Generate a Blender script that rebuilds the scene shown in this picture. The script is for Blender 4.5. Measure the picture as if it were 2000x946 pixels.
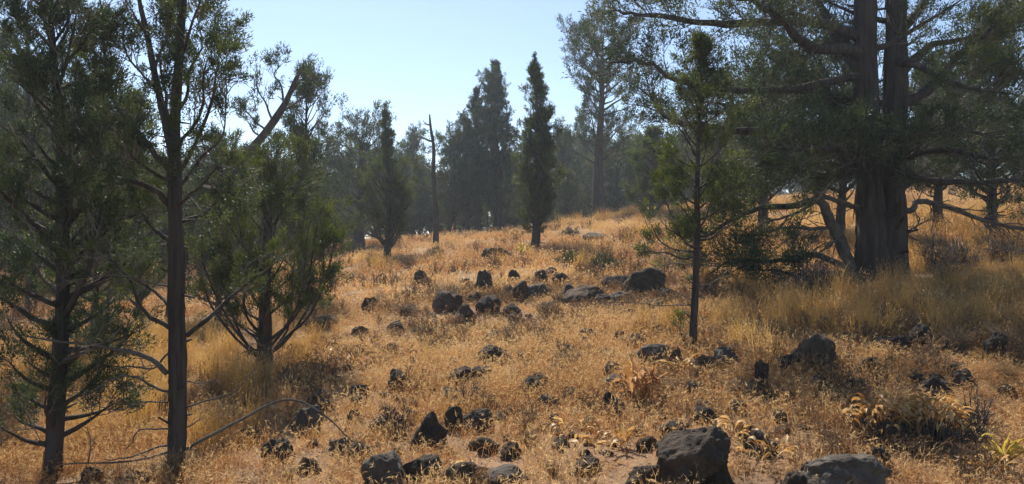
import bpy, bmesh, math, random
import numpy as np
from mathutils import Vector, Matrix
C = bpy.context
SC = C.scene
for o in list(bpy.data.objects):
    bpy.data.objects.remove(o)

# ------------------------------------------------------------------ camera
EYE = 1.6
FPX = 1540.0                      # focal length in pixels of the 2000 px wide photograph
cam_d = bpy.data.cameras.new("camera")
cam = bpy.data.objects.new("camera", cam_d)
SC.collection.objects.link(cam)
cam.location = (0, 0, EYE)
cam.rotation_euler = (math.radians(90), 0, 0)
cam_d.sensor_fit = 'HORIZONTAL'
cam_d.sensor_width = 36.0
cam_d.lens = 36.0 * FPX / 2000.0
cam_d.clip_start = 0.05
cam_d.clip_end = 6000
SC.camera = cam

# ------------------------------------------------------------------ sky and sun
SUN_EL, SUN_AZ = 47.0, 17.0       # degrees: elevation, and how far left of the view direction
w = bpy.data.worlds.new("World")
SC.world = w
w.use_nodes = True
nt = w.node_tree
nt.nodes.clear()
sky = nt.nodes.new('ShaderNodeTexSky')
sky.sky_type = 'NISHITA'
sky.sun_disc = False
sky.sun_elevation = math.radians(SUN_EL)
sky.sun_rotation = math.radians(-SUN_AZ)
sky.altitude = 1300
sky.air_density = 1.0
sky.dust_density = .9
sky.ozone_density = 1.0
bg = nt.nodes.new('ShaderNodeBackground')
bg.inputs['Strength'].default_value = 0.092
wo = nt.nodes.new('ShaderNodeOutputWorld')
nt.links.new(sky.outputs[0], bg.inputs[0])
nt.links.new(bg.outputs[0], wo.inputs[0])

sd = bpy.data.lights.new("sun", 'SUN')
sd.energy = 4.3
sd.angle = math.radians(0.55)
sd.color = (1.0, 0.93, 0.82)
sun = bpy.data.objects.new("sun", sd)
SC.collection.objects.link(sun)
el, az = math.radians(SUN_EL), math.radians(SUN_AZ)
to_sun = Vector((-math.sin(az) * math.cos(el), math.cos(az) * math.cos(el), math.sin(el)))
sun.rotation_euler = to_sun.to_track_quat('Z', 'Y').to_euler()
sun.location = to_sun * 60

SC.view_settings.view_transform = 'Standard'
SC.view_settings.look = 'None'
SC.view_settings.exposure = 0.84
SC.view_settings.gamma = 1.0
SC.view_settings.use_curve_mapping = False
SC.render.engine = 'CYCLES'
SC.cycles.max_bounces = 8
SC.cycles.diffuse_bounces = 4
SC.cycles.transmission_bounces = 6
SC.cycles.volume_bounces = 1
SC.cycles.use_denoising = True
SC.cycles.sample_clamp_indirect = 4.0

# ------------------------------------------------------------------ numpy helpers
RNG = np.random.default_rng(11)


def unit(v):
    v = np.asarray(v, float)
    return v / np.maximum(np.linalg.norm(v, axis=-1, keepdims=True), 1e-9)


def noise3(p, freq, seed, octaves=3):
    """Cheap smooth noise, about -1..1: sums of rotated sines."""
    r = np.random.default_rng(seed)
    out = np.zeros(len(p))
    amp, tot = 1.0, 0.0
    for _ in range(octaves):
        for k in range(4):
            d = unit(r.normal(size=3)) * freq * (0.7 + 0.7 * r.random())
            e = unit(r.normal(size=3)) * freq * (0.7 + 0.7 * r.random())
            out += amp * np.sin(p @ d + 6.28 * r.random() + 1.5 * np.sin(p @ e + 6.28 * r.random())) * 0.5
        tot += amp
        amp *= 0.5
        freq *= 2.1
    return out / tot


# ------------------------------------------------------------------ terrain
_u = np.linspace(-1.6, 1.6, 321)
_s = np.interp(_u, [-1.6, -1.0, -.58, -.36, -.234, .065, .195, .47, .65, 1.6],
               [0, .008, .020, .036, .055, .083, .099, .111, .118, .13])
_D = np.interp(_u, [-1.6, -.58, -.234, .065, .195, .30, .47, .65, 1.6], [26, 26, 27, 28, 31, 36, 44, 50, 52])
_k = np.hanning(41); _k /= _k.sum()
_s = np.convolve(np.pad(_s, 20, 'edge'), _k, 'valid')
_D = np.convolve(np.pad(_D, 20, 'edge'), _k, 'valid')
_t = np.linspace(0, 40, 8001)
_g = np.where(_t < .7, 1.0, np.where(_t < 1.4, 1 - 2 * (_t - .7), np.where(_t < 3.2, -.4, np.where(_t < 5, -.4 * (5 - _t) / 1.8, 0))))
_R = np.concatenate([[0], np.cumsum(_g[:-1] * (_t[1] - _t[0]))])


def ground(x, y):
    x = np.asarray(x, float); y = np.asarray(y, float)
    q = np.sqrt(y * y + 6.0)
    u = np.clip(x / q, -1.6, 1.6)
    s = np.interp(u, _u, _s); D = np.interp(u, _u, _D)
    t = y / D
    r = np.where(t < 0, y * .6, D * np.interp(t, _t, _R))
    h = s * r
    h = h + .035 * np.sin(1.9 * x + .6 * np.sin(1.3 * y)) * np.sin(1.6 * y + 1.1 + .7 * np.sin(1.1 * x)) \
        + .05 * np.sin(.73 * x + 2.0) * np.sin(.61 * y + .5) + .012 * np.sin(5.1 * x + 1.3 * y) * np.sin(4.3 * y - 1.7 * x)
    return h


def gz(x, y):
    return float(ground(x, y))


def hit(px, py):
    """Ground point seen at a pixel of the photograph."""
    dx = (px - 1000) / FPX; dz = (473 - py) / FPX
    d = np.linspace(2.0, 80, 7800)
    below = (EYE + dz * d) <= ground(dx * d, d)
    i = int(np.argmax(below)) if below.any() else 2800
    return Vector((dx * d[i], d[i], gz(dx * d[i], d[i])))


def at(px, py, d):
    return (((px - 1000) / FPX) * d, d, EYE + (473 - py) / FPX * d)


# ------------------------------------------------------------------ mesh helpers
def build_mesh(name, V, faces, mats, midx=None, tint=None, smooth=True):
    """faces: list of (k,3) / (k,4) int arrays; midx: one material index per array."""
    me = bpy.data.meshes.new(name)
    V = np.asarray(V, np.float32)
    me.vertices.add(len(V))
    me.vertices.foreach_set('co', V.ravel())
    faces = [np.asarray(f, np.int32) for f in faces]
    tot = np.concatenate([np.full(len(f), f.shape[1], np.int32) for f in faces])
    loops = np.concatenate([f.ravel() for f in faces])
    me.loops.add(len(loops))
    me.loops.foreach_set('vertex_index', loops)
    me.polygons.add(len(tot))
    me.polygons.foreach_set('loop_start', np.concatenate([[0], np.cumsum(tot)[:-1]]).astype(np.int32))
    if midx is not None:
        me.polygons.foreach_set('material_index', np.concatenate([np.full(len(f), m, np.int32) for f, m in zip(faces, midx)]))
    me.polygons.foreach_set('use_smooth', np.full(len(tot), smooth))
    for m in (mats if isinstance(mats, (list, tuple)) else [mats]):
        me.materials.append(m)
    if tint is not None:
        a = me.attributes.new('tint', 'FLOAT', 'POINT')
        a.data.foreach_set('value', np.asarray(tint, np.float32))
    me.update()
    me.validate()
    return me


def link(name, me, parent=None, loc=None):
    o = bpy.data.objects.new(name, me)
    SC.collection.objects.link(o)
    if loc is not None:
        o.location = loc
    if parent is not None:
        o.parent = parent
    return o


USED = {}


def tag(o, label=None, cat=None, group=None, kind=None):
    if label:
        o['label'] = label
    if cat:
        o['category'] = cat
    if group:
        o['group'] = group
    if kind:
        o['kind'] = kind
    return o


def spline(pts, n):
    """Resample a polyline of points (any width) smoothly to n points (Catmull-Rom)."""
    P = np.asarray(pts, float)
    if len(P) < 3:
        t = np.linspace(0, 1, n)[:, None]
        return P[0] * (1 - t) + P[-1] * t
    Q = np.vstack([2 * P[0] - P[1], P, 2 * P[-1] - P[-2]])
    t = np.linspace(0, len(P) - 1 - 1e-6, n)
    i = t.astype(int); f = (t - i)[:, None]
    a, b, c, d = Q[i], Q[i + 1], Q[i + 2], Q[i + 3]
    return .5 * (2 * b + (c - a) * f + (2 * a - 5 * b + 4 * c - d) * f ** 2 + (3 * b - a - 3 * c + d) * f ** 3)


def tube(P, r, sides, rough=0.0, seed=0, furrow=0.0, flare=0.0):
    """A bark-covered tube round the path P with radii r."""
    P = np.asarray(P, float); n = len(P)
    r = np.asarray(r, float)
    T = unit(np.gradient(P, axis=0))
    ref = np.array([0.0, 1.0, 0.0]) if abs(T[0][1]) < .8 else np.array([1.0, 0, 0])
    A = np.zeros_like(P); a = ref
    for i in range(n):
        a = unit(a - T[i] * (a @ T[i])); A[i] = a
    B = np.cross(T, A)
    th = np.linspace(0, 2 * np.pi, sides, endpoint=False)
    ring = A[:, None] * np.cos(th)[None, :, None] + B[:, None] * np.sin(th)[None, :, None]
    rad = np.repeat(r[:, None], sides, 1)
    s = np.concatenate([[0], np.cumsum(np.linalg.norm(np.diff(P, axis=0), axis=1))])
    if flare:
        lob = 1 + .30 * np.sin(3 * th + seed)[None] + .22 * np.sin(5 * th + 2 * seed)[None]
        rad = rad * (1 + flare * np.exp(-s / (2.2 * r[0]))[:, None] * lob)
    V = P[:, None] + ring * rad[..., None]
    if rough or furrow:
        q = V.reshape(-1, 3)
        k = 1 + rough * noise3(q, 3.0 / max(r[0], .02) * .35, seed + 5, 2).reshape(n, sides)
        if furrow:
            qq = np.stack([np.cos(th)[None] * np.ones((n, 1)) * 5.0, np.sin(th)[None] * np.ones((n, 1)) * 5.0,
                           np.repeat((s / max(r[0], .02) * .5)[:, None], sides, 1)], -1).reshape(-1, 3)
            k = k - furrow * np.abs(noise3(qq, 1.6, seed + 9, 3)).reshape(n, sides)
        V = P[:, None] + ring * (rad * k)[..., None]
    V = np.concatenate([V.reshape(-1, 3), P[-1:] + T[-1:] * r[-1] * .6, P[:1]])
    i, j = np.meshgrid(np.arange(n - 1), np.arange(sides), indexing='ij')
    a = i * sides + j; b = i * sides + (j + 1) % sides
    quads = np.stack([a, b, b + sides, a + sides], -1).reshape(-1, 4)
    j = np.arange(sides); L = (n - 1) * sides
    cap = np.stack([L + j, L + (j + 1) % sides, np.full(sides, n * sides)], -1)
    cap0 = np.stack([(j + 1) % sides, j, np.full(sides, n * sides + 1)], -1)
    return V, quads, np.concatenate([cap, cap0])


def twigs(P0, P1, r0, r1):
    """Many three-sided tapered sticks at once."""
    P0 = np.asarray(P0, float); P1 = np.asarray(P1, float); m = len(P0)
    T = unit(P1 - P0)
    ref = np.where(np.abs(T[:, 2:3]) < .9, np.array([[0, 0, 1.0]]), np.array([[1.0, 0, 0]]))
    A = unit(np.cross(T, ref)); B = np.cross(T, A)
    V = []
    for P, r in ((P0, r0), (P1, r1)):
        r = np.broadcast_to(np.asarray(r, float), (m,))[:, None]
        for k in range(3):
            V.append(P + r * (A * math.cos(2.094 * k) + B * math.sin(2.094 * k)))
    V = np.stack(V, 1).reshape(-1, 3)
    b = (np.arange(m) * 6)[:, None]
    F = np.concatenate([b + np.array([[k, (k + 1) % 3, 3 + (k + 1) % 3, 3 + k]]) for k in range(3)])
    return V, F


def leaves(tc, td, tr, n, L, W, rng, up=.35, spread=.75):
    """Scale-leaf sprays: n narrow blades round each tuft centre."""
    m = len(tc)
    if m == 0:
        return np.zeros((0, 3)), np.zeros((0, 3), int), np.zeros(0)
    k = m * n
    c = np.repeat(tc, n, 0); b = np.repeat(td, n, 0); r = np.repeat(np.broadcast_to(tr, (m,)), n)
    q = rng.normal(size=(k, 3)); q = unit(q) * (rng.random((k, 1)) ** .45)
    along = rng.random(k) * 1.7 - .9
    off = q * r[:, None] * .8 + b * (along * r)[:, None] * .9
    d = unit(off / r[:, None] * .7 + b * .6 + rng.normal(size=(k, 3)) * spread * .6 + np.array([0, 0, up]))
    p = c + off
    l = L * (.55 + .8 * rng.random(k)); w_ = W * (.6 + .7 * rng.random(k))
    s = unit(np.cross(d, rng.normal(size=(k, 3))))
    V = np.stack([p - s * w_[:, None] * .5, p + s * w_[:, None] * .5, p + d * l[:, None]], 1).reshape(-1, 3)
    F = np.arange(3 * k).reshape(-1, 3)
    tt = np.repeat(rng.random(m), n) * .75 + rng.random(k) * .25
    return V, F, np.repeat(tt, 3)


class Par:
    def __init__(s, **k):
        s.sec_per_m = 9; s.sec_len = .35; s.s0 = .25; s.ter = 4; s.ter_len = .16
        s.tuft = .075; s.blades = 34; s.L = .05; s.W = .013; s.up = .35; s.keep = 1.0; s.droop = 0.0; s.tw = .006
        s.fwd = .8; s.end = True; s.gap = -.02; s.gf = 13.0
        s.__dict__.update(k)

    def but(s, **k):
        p = Par(**s.__dict__); p.__dict__.update(k); return p


def grow(P, par, rng):
    """Side shoots and tufts on one limb path -> (seg starts, seg ends, r0, r1), tuft centres, tuft directions, radii."""
    seg = np.linalg.norm(np.diff(P, axis=0), axis=1); s = np.concatenate([[0], np.cumsum(seg)])
    Ltot = s[-1]
    m = max(3, int(Ltot * par.sec_per_m))
    f = par.s0 + (1 - par.s0) * rng.random(m)
    f[0] = 1.0
    o = np.stack([np.interp(f * Ltot, s, P[:, k]) for k in range(3)], 1)
    T = unit(np.gradient(P, axis=0))
    t = unit(np.stack([np.interp(f * Ltot, s, T[:, k]) for k in range(3)], 1))
    side = rng.normal(size=(m, 3)); side -= t * np.sum(side * t, 1, keepdims=True); side = unit(side)
    d = unit(t * par.fwd + side * .75 + np.array([0, 0, par.up - par.droop]))
    ln = par.sec_len * (1.15 - .55 * f) * (.5 + .8 * rng.random(m))
    mid = o + d * ln[:, None] * .5
    d2 = unit(d + np.array([0, 0, par.up * .7 - par.droop]) + rng.normal(size=(m, 3)) * .22)
    end = mid + d2 * ln[:, None] * .5
    A = [o, mid]; B = [mid, end]; ra = [np.full(m, par.tw), np.full(m, par.tw * .7)]; rb = [np.full(m, par.tw * .7), np.full(m, par.tw * .4)]
    tc = [end]; td = [d2]
    if par.ter:
        k = par.ter
        ff = rng.random((m, k)) * .75 + .25
        base = np.where(ff[..., None] < .5, o[:, None] + (mid - o)[:, None] * (ff * 2)[..., None],
                        mid[:, None] + (end - mid)[:, None] * (ff * 2 - 1)[..., None]).reshape(-1, 3)
        dd = np.repeat(d2, k, 0)
        sd_ = unit(rng.normal(size=(m * k, 3)))
        d3 = unit(dd * .7 + sd_ * .75 + np.array([0, 0, par.up - par.droop]))
        l3 = par.ter_len * (.5 + .9 * rng.random(m * k))
        e3 = base + d3 * l3[:, None]
        A.append(base); B.append(e3); ra.append(np.full(m * k, par.tw * .5)); rb.append(np.full(m * k, par.tw * .25))
        tc.append(e3); td.append(d3)
    tc = np.concatenate(tc); td = np.concatenate(td)
    keep = (rng.random(len(tc)) < par.keep) & (noise3(tc, par.gf, 77, 2) > par.gap)
    keep[:2] = True
    tc, td = tc[keep], td[keep]
    tr = par.tuft * (.65 + .7 * rng.random(len(tc)))
    return (np.concatenate(A), np.concatenate(B), np.concatenate(ra), np.concatenate(rb)), tc, td, tr


def limb_path(p0, d0, L, n, up, rng, wob=.12):
    p = np.array(p0, float); d = unit(np.array(d0, float)); out = [p.copy()]
    for i in range(n - 1):
        p = p + d * L / (n - 1); out.append(p.copy())
        d = unit(d + np.array([0, 0, up / (n - 1)]) + rng.normal(size=3) * wob)
    return np.array(out)


# ------------------------------------------------------------------ materials
def mat(name):
    m = bpy.data.materials.new(name); m.use_nodes = True
    m.node_tree.nodes.clear()
    return m, m.node_tree.nodes, m.node_tree.links


def ramp(N, stops):
    r = N.new('ShaderNodeValToRGB')
    e = r.color_ramp.elements
    e[0].position, e[0].color = stops[0][0], (*stops[0][1], 1)
    e[1].position, e[1].color = stops[1][0], (*stops[1][1], 1)
    for p, c in stops[2:]:
        x = e.new(p); x.color = (*c, 1)
    return r


def noise_node(N, Lk, scale, detail=6, rough=.6, src='Object', stretch=None):
    tc = N.new('ShaderNodeTexCoord'); n = N.new('ShaderNodeTexNoise')
    n.inputs['Scale'].default_value = scale; n.inputs['Detail'].default_value = detail; n.inputs['Roughness'].default_value = rough
    if stretch:
        mp = N.new('ShaderNodeMapping'); mp.inputs['Scale'].default_value = stretch
        Lk.new(tc.outputs[src], mp.inputs[0]); Lk.new(mp.outputs[0], n.inputs[0])
    else:
        Lk.new(tc.outputs[src], n.inputs[0])
    return n


def leafy(name, stops, attr='tint', atype='GEOMETRY', trans=.45, rough=.6, tcol=(1, 1, 1), rand=False):
    """Thin plant matter: diffuse and translucent with a tint that belongs to the plant."""
    m, N, Lk = mat(name)
    if rand:
        a = N.new('ShaderNodeObjectInfo'); fac = a.outputs['Random']
    else:
        a = N.new('ShaderNodeAttribute'); a.attribute_name = attr; a.attribute_type = atype; fac = a.outputs['Fac']
    r = ramp(N, stops); Lk.new(fac, r.inputs[0])
    p = N.new('ShaderNodeBsdfPrincipled'); p.inputs['Roughness'].default_value = rough
    p.inputs['Specular IOR Level'].default_value = .25
    Lk.new(r.outputs[0], p.inputs['Base Color'])
    t = N.new('ShaderNodeBsdfTranslucent')
    mx = N.new('ShaderNodeMix'); mx.data_type = 'RGBA'; mx.blend_type = 'MULTIPLY'; mx.inputs[0].default_value = 1
    mx.inputs[7].default_value = (*tcol, 1)
    Lk.new(r.outputs[0], mx.inputs[6]); Lk.new(mx.outputs[2], t.inputs[0])
    s = N.new('ShaderNodeMixShader'); s.inputs[0].default_value = trans
    Lk.new(p.outputs[0], s.inputs[1]); Lk.new(t.outputs[0], s.inputs[2])
    o = N.new('ShaderNodeOutputMaterial'); Lk.new(s.outputs[0], o.inputs[0])
    return m


def solid(name, stops, scale, stretch=None, bump=.5, bdist=.01, bscale=None, rough=.9, spots=None, src='Object'):
    m, N, Lk = mat(name)
    n = noise_node(N, Lk, scale, 8, .65, src, stretch)
    r = ramp(N, stops); Lk.new(n.outputs['Fac'], r.inputs[0])
    col = r.outputs[0]
    if spots:
        for (sc, lo, hi, c) in spots:
            n3 = noise_node(N, Lk, sc, 6, .7, src)
            rr = ramp(N, [(lo, (0, 0, 0)), (hi, (1, 1, 1))]); Lk.new(n3.outputs['Fac'], rr.inputs[0])
            mx = N.new('ShaderNodeMix'); mx.data_type = 'RGBA'; Lk.new(rr.outputs[0], mx.inputs[0])
            Lk.new(col, mx.inputs[6]); mx.inputs[7].default_value = (*c, 1)
            col = mx.outputs[2]
    p = N.new('ShaderNodeBsdfPrincipled'); p.inputs['Roughness'].default_value = rough
    p.inputs['Specular IOR Level'].default_value = .3
    Lk.new(col, p.inputs['Base Color'])
    n2 = noise_node(N, Lk, bscale or scale * 2, 8, .7, src, stretch)
    b = N.new('ShaderNodeBump'); b.inputs['Strength'].default_value = bump; b.inputs['Distance'].default_value = bdist
    Lk.new(n2.outputs['Fac'], b.inputs['Height']); Lk.new(b.outputs[0], p.inputs['Normal'])
    o = N.new('ShaderNodeOutputMaterial'); Lk.new(p.outputs[0], o.inputs[0])
    return m


M_GROUND = solid('dry_soil', [(.3, (.13, .075, .038)), (.7, (.34, .205, .115)), (.5, (.26, .155, .085))], 2.2, bump=.8, bdist=.03, bscale=30,
                 spots=[(.45, .48, .66, (.30, .20, .085)), (60, .58, .66, (.38, .27, .14))])
M_ROCK = solid('basalt', [(.32, (.030, .024, .020)), (.62, (.12, .096, .076))], 7, bump=1.0, bdist=.04, bscale=34,
               spots=[(9, .62, .74, (.14, .12, .09)), (31, .65, .70, (.21, .185, .145)), (14, .62, .74, (.13, .085, .045))])
def rock_tone(m):
    N, Lk = m.node_tree.nodes, m.node_tree.links
    p = next(n for n in N if n.type == 'BSDF_PRINCIPLED'); src = p.inputs['Base Color'].links[0].from_socket
    oi = N.new('ShaderNodeObjectInfo'); r = ramp(N, [(0, (.6, .56, .52)), (1, (1.45, 1.24, 1.02)), (.5, (.95, .86, .77))])
    mx = N.new('ShaderNodeMix'); mx.data_type = 'RGBA'; mx.blend_type = 'MULTIPLY'; mx.inputs[0].default_value = 1
    Lk.new(oi.outputs['Random'], r.inputs[0]); Lk.new(src, mx.inputs[6]); Lk.new(r.outputs[0], mx.inputs[7]); Lk.new(mx.outputs[2], p.inputs['Base Color'])


rock_tone(M_ROCK)
M_ROCKP = solid('lichen_basalt', [(.3, (.045, .036, .029)), (.65, (.13, .106, .083))], 6, bump=1.0, bdist=.02, bscale=26,
                spots=[(10, .57, .68, (.25, .225, .18)), (26, .64, .69, (.10, .08, .05))])
M_BARK = solid('juniper_bark', [(.34, (.026, .021, .018)), (.66, (.10, .080, .066))], 16, stretch=(1, 1, .09), bump=1.0, bdist=.03, bscale=30)
M_TWIG = solid('grey_twig', [(.3, (.10, .085, .07)), (.7, (.22, .19, .16))], 14, bump=.3, bdist=.003)
M_DEAD = solid('weathered_wood', [(.3, (.05, .04, .034)), (.7, (.16, .14, .12))], 10, bump=.6, bdist=.005)
M_FOL = leafy('juniper_leaf', [(0, (.040, .058, .024)), (1, (.14, .152, .045)), (.55, (.070, .090, .032))], trans=.38, tcol=(1.15, 1.15, .6))
M_FOLD = leafy('juniper_leaf_dark', [(0, (.030, .048, .026)), (1, (.105, .125, .048)), (.55, (.052, .073, .034))], trans=.34, tcol=(1.1, 1.1, .7))
M_FOLY = leafy('juniper_leaf_olive', [(0, (.048, .068, .024)), (1, (.15, .168, .045)), (.55, (.080, .102, .034))], trans=.42, tcol=(1.15, 1.15, .55))
M_SAGE = leafy('grey_sage_leaf', [(0, (.11, .105, .075)), (1, (.24, .22, .15))], trans=.3)
M_CHEAT = leafy('cheatgrass_straw', [(0, (.30, .150, .065)), (1, (.60, .40, .18)), (.5, (.47, .262, .118))], atype='INSTANCER', trans=.5, tcol=(1.1, .95, .75))
M_BUNCH = leafy('bunchgrass_straw', [(0, (.38, .215, .08)), (1, (.60, .41, .17)), (.5, (.49, .31, .115))], atype='INSTANCER', trans=.5, tcol=(1.1, 1, .7))
M_SEED = leafy('pale_seed_head', [(0, (.52, .32, .13)), (1, (.70, .50, .25))], atype='INSTANCER', trans=.5)
M_OLDG = leafy('grey_old_grass', [(0, (.13, .092, .06)), (1, (.29, .215, .13))], rand=True, trans=.35)
M_DLEAF = leafy('dry_broad_leaf', [(0, (.28, .145, .055)), (1, (.68, .50, .25)), (.5, (.52, .33, .13))], rand=True, trans=.42, tcol=(1.1, .95, .7), rough=.45)
M_RLEAF = leafy('rusty_broad_leaf', [(0, (.34, .15, .06)), (1, (.58, .34, .14))], rand=True, trans=.42)
M_YLEAF = leafy('yellow_broad_leaf', [(0, (.40, .27, .05)), (1, (.60, .48, .10))], rand=True, trans=.5)

# ------------------------------------------------------------------ ground sheet
ny, nx = 300, 300
yy = np.concatenate([np.linspace(-40, 1, 30, endpoint=False), 1 + (np.exp(np.linspace(0, math.log(90), ny - 30)) - 1) / 89 * 699])
yy[30:] = 1 + 699 * (np.exp(np.linspace(0, 5.2, ny - 30)) - 1) / (math.exp(5.2) - 1)
xx = 9 * np.sinh(np.linspace(-5.0, 5.0, nx))
X, Y = np.meshgrid(xx, yy)
Zg = ground(X, Y)
V = np.stack([X.ravel(), Y.ravel(), Zg.ravel()], 1)
i, j = np.meshgrid(np.arange(ny - 1), np.arange(nx - 1), indexing='ij')
a = (i * nx + j).ravel()
F = np.stack([a, a + 1, a + nx + 1, a + nx], 1)
g = link('ground', build_mesh('ground', V, [F], M_GROUND))
tag(g, 'dry stony hillside rising to the right under the grass', kind='structure')


# ------------------------------------------------------------------ trees
def root(name, loc, label, cat, group=None):
    o = bpy.data.objects.new(name, None)
    o.empty_display_size = .2
    SC.collection.objects.link(o)
    o.location = loc
    return tag(o, label, cat, group)


def bark_obj(name, P, r, sides, parent, org, segs=None, mats=None, rough=.08, furrow=0.0, flare=0.0, seed=0):
    P = np.asarray(P, float)
    if furrow >= .1 and segs is None:            # broken stubs and peeling strips on the larger trunks
        q = np.random.default_rng(seed + 300)
        n_ = 26
        k_ = q.integers(1, len(P) - 2, n_); a_ = q.random(n_) * 6.283
        d_ = np.stack([np.cos(a_), np.sin(a_), q.uniform(-.2, .7, n_)], 1)
        r_ = np.asarray(r)[k_]; o_ = P[k_] + d_ * r_[:, None] * .8
        o_[:, 2] += q.normal(size=n_) * .03
        l_ = (r_ * q.uniform(.3, 1.6, n_) + .02)[:, None]
        a2 = q.random(40) * 6.283; k2 = q.integers(1, len(P) - 2, 40); r2_ = np.asarray(r)[k2]
        s0_ = P[k2] + np.stack([np.cos(a2), np.sin(a2), np.zeros(40)], 1) * r2_[:, None] * .97
        s1_ = s0_ + np.stack([np.cos(a2) * r2_ * .18, np.sin(a2) * r2_ * .18, -r2_ * q.uniform(1, 3.2, 40)], 1)
        segs = (np.concatenate([o_, s0_]), np.concatenate([o_ + d_ * l_, s1_]), np.concatenate([r_ * .14 + .003, r2_ * .05 + .001]), np.concatenate([r_ * .07 + .002, r2_ * .03]))
        mats = [(mats or [M_BARK])[0], M_BARK]
    V, Q, T3 = tube(np.asarray(P) - org, r, sides, rough, seed, furrow, flare)
    fs, mi = [Q, T3], [0, 0]
    if segs is not None and len(segs[0]):
        V2, F2 = twigs(segs[0] - org, segs[1] - org, segs[2], segs[3])
        fs.append(F2 + len(V)); mi.append(1); V = np.concatenate([V, V2])
    return link(name, build_mesh(name, V, fs, mats or [M_BARK, M_TWIG], mi), parent)


def fol_obj(name, tc, td, tr, par, parent, org, rng, m):
    V, F, t = leaves(tc - org, td, tr, par.blades, par.L, par.W, rng, par.up)
    return link(name, build_mesh(name, V, [F], m, tint=t, smooth=False), parent)


def leaf_limb(parent, org, pts, r0, r1, par, m, rng, d0=None, n=18, sides=8, live=True, name='limb', s0=None):
    """One explicit limb with its own shoots; living limbs carry foliage as a child."""
    P = spline(pts, n)
    wl = float(np.linalg.norm(P[-1] - P[0]))
    tt = np.linspace(0, 1, n)[:, None]
    P = P + rng.normal(size=P.shape) * r0 * .14 + wl * .022 * (1.0 if live else .8) * np.sin(tt * rng.uniform(5, 11, 3) + rng.random(3) * 6) * np.minimum(tt * 4, 1)
    r = np.linspace(r0, r1, len(P)) ** 1.0
    if s0 is not None:
        par = par.but(s0=s0)
    segs, tc, td, tr = grow(P, par, rng)
    if not live:
        L = bark_obj(name, P, r, sides, parent, org, segs, [M_DEAD, M_DEAD], rough=.12, seed=int(rng.integers(99)))
        return L
    L = bark_obj(name, P, r, sides, parent, org, segs, rough=.1, seed=int(rng.integers(99)))
    fol_obj('foliage', tc, td, tr, par, L, org, rng, m)
    return L


def crown_limbs(trunkP, trunkr, prof, n, pitch, par, rng, t0, up=.5, az=None, jit=.25, npt=7):
    """Procedural limbs round a trunk; prof(t) is the crown radius at the share t of the height."""
    H = len(trunkP)
    out = []
    k0 = rng.random() * 6
    ts = t0 + (0.985 - t0) * (np.arange(n) + rng.random(n) * .8) / n
    for k, t in enumerate(ts):
        f = t * (H - 1); i = min(int(f), H - 2)
        p = trunkP[i] + (trunkP[i + 1] - trunkP[i]) * (f - i)
        tr = trunkr[i]
        phi = k0 + k * 2.39996 + rng.normal() * .3
        if az is not None and not az(phi, t):
            continue
        R = prof(t) * (1 + jit * rng.normal()) * .84
        if R < .03:
            continue
        pt = math.radians(pitch(t) + rng.normal() * 8)
        d = np.array([math.cos(phi) * math.cos(pt), math.sin(phi) * math.cos(pt), math.sin(pt)])
        L = R / max(.66, math.cos(pt))
        out.append((limb_path(p, d, L, npt, up, rng), min(tr * .55, .012 + .028 * L), t))
    return out


def whole_crown(name_trunk, trunkP, trunkr, limbs, par, rng, m, parent, org, sides=8, furrow=0, flare=.25, seed=0, dead_frac=0):
    """trunk, branches (joined: too fine to pick apart), crown."""
    bark_obj(name_trunk, trunkP, trunkr, sides, parent, org, None, [M_BARK, M_TWIG], .08, furrow, flare, seed)
    Vs, Qs, Ts, n = [], [], [], 0
    SA = [[], [], [], []]; TC, TD, TR = [], [], []
    for P, r, t in limbs:
        V, Q, T3 = tube(P - org, np.linspace(r, .004, len(P)), 5)
        Vs.append(V); Qs.append(Q + n); Ts.append(T3 + n); n += len(V)
        Ll = float(np.linalg.norm(P[-1] - P[0]))
        segs, tc, td, tr = grow(P, par.but(sec_len=min(par.sec_len, .5 * Ll + .03), ter_len=min(par.ter_len, .3 * Ll + .03)), rng)
        for q in range(4):
            SA[q].append(segs[q])
        TC.append(tc); TD.append(td); TR.append(tr)
    # the leader carries foliage too
    top = trunkP[int(len(trunkP) * .8):]
    if len(top) > 2:
        segs, tc, td, tr = grow(top, par.but(s0=0, sec_len=par.sec_len * .16, ter_len=par.ter_len * .35, tuft=par.tuft * .75), rng)
        for q in range(4):
            SA[q].append(segs[q])
        TC.append(tc); TD.append(td); TR.append(tr)
    SA = [np.concatenate(q) for q in SA]
    V2, F2 = twigs(SA[0] - org, SA[1] - org, SA[2], SA[3])
    Vs.append(V2)
    link('branches', build_mesh('branches', np.concatenate(Vs), [np.concatenate(Qs), np.concatenate(Ts), F2 + n], [M_BARK, M_TWIG], [0, 0, 1]), parent)
    fol_obj('crown', np.concatenate(TC), np.concatenate(TD), np.concatenate(TR), par, parent, org, rng, m)


def trunk_path(base, H, r, rng, n=16, lean=(0, 0), wob=.012, power=.8):
    z = np.linspace(0, 1, n)
    w1, w2 = rng.random(2) * 6
    x = lean[0] * z ** 1.2 + H * wob * np.sin(z * 5 + w1) - H * wob * math.sin(w1)
    y = lean[1] * z ** 1.2 + H * wob * np.sin(z * 4 + w2) - H * wob * math.sin(w2)
    P = np.stack([base[0] + x, base[1] + y, base[2] - .08 + (H + .08) * z], 1)
    return P, np.maximum(r * (1 - z) ** power, .006)


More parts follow.
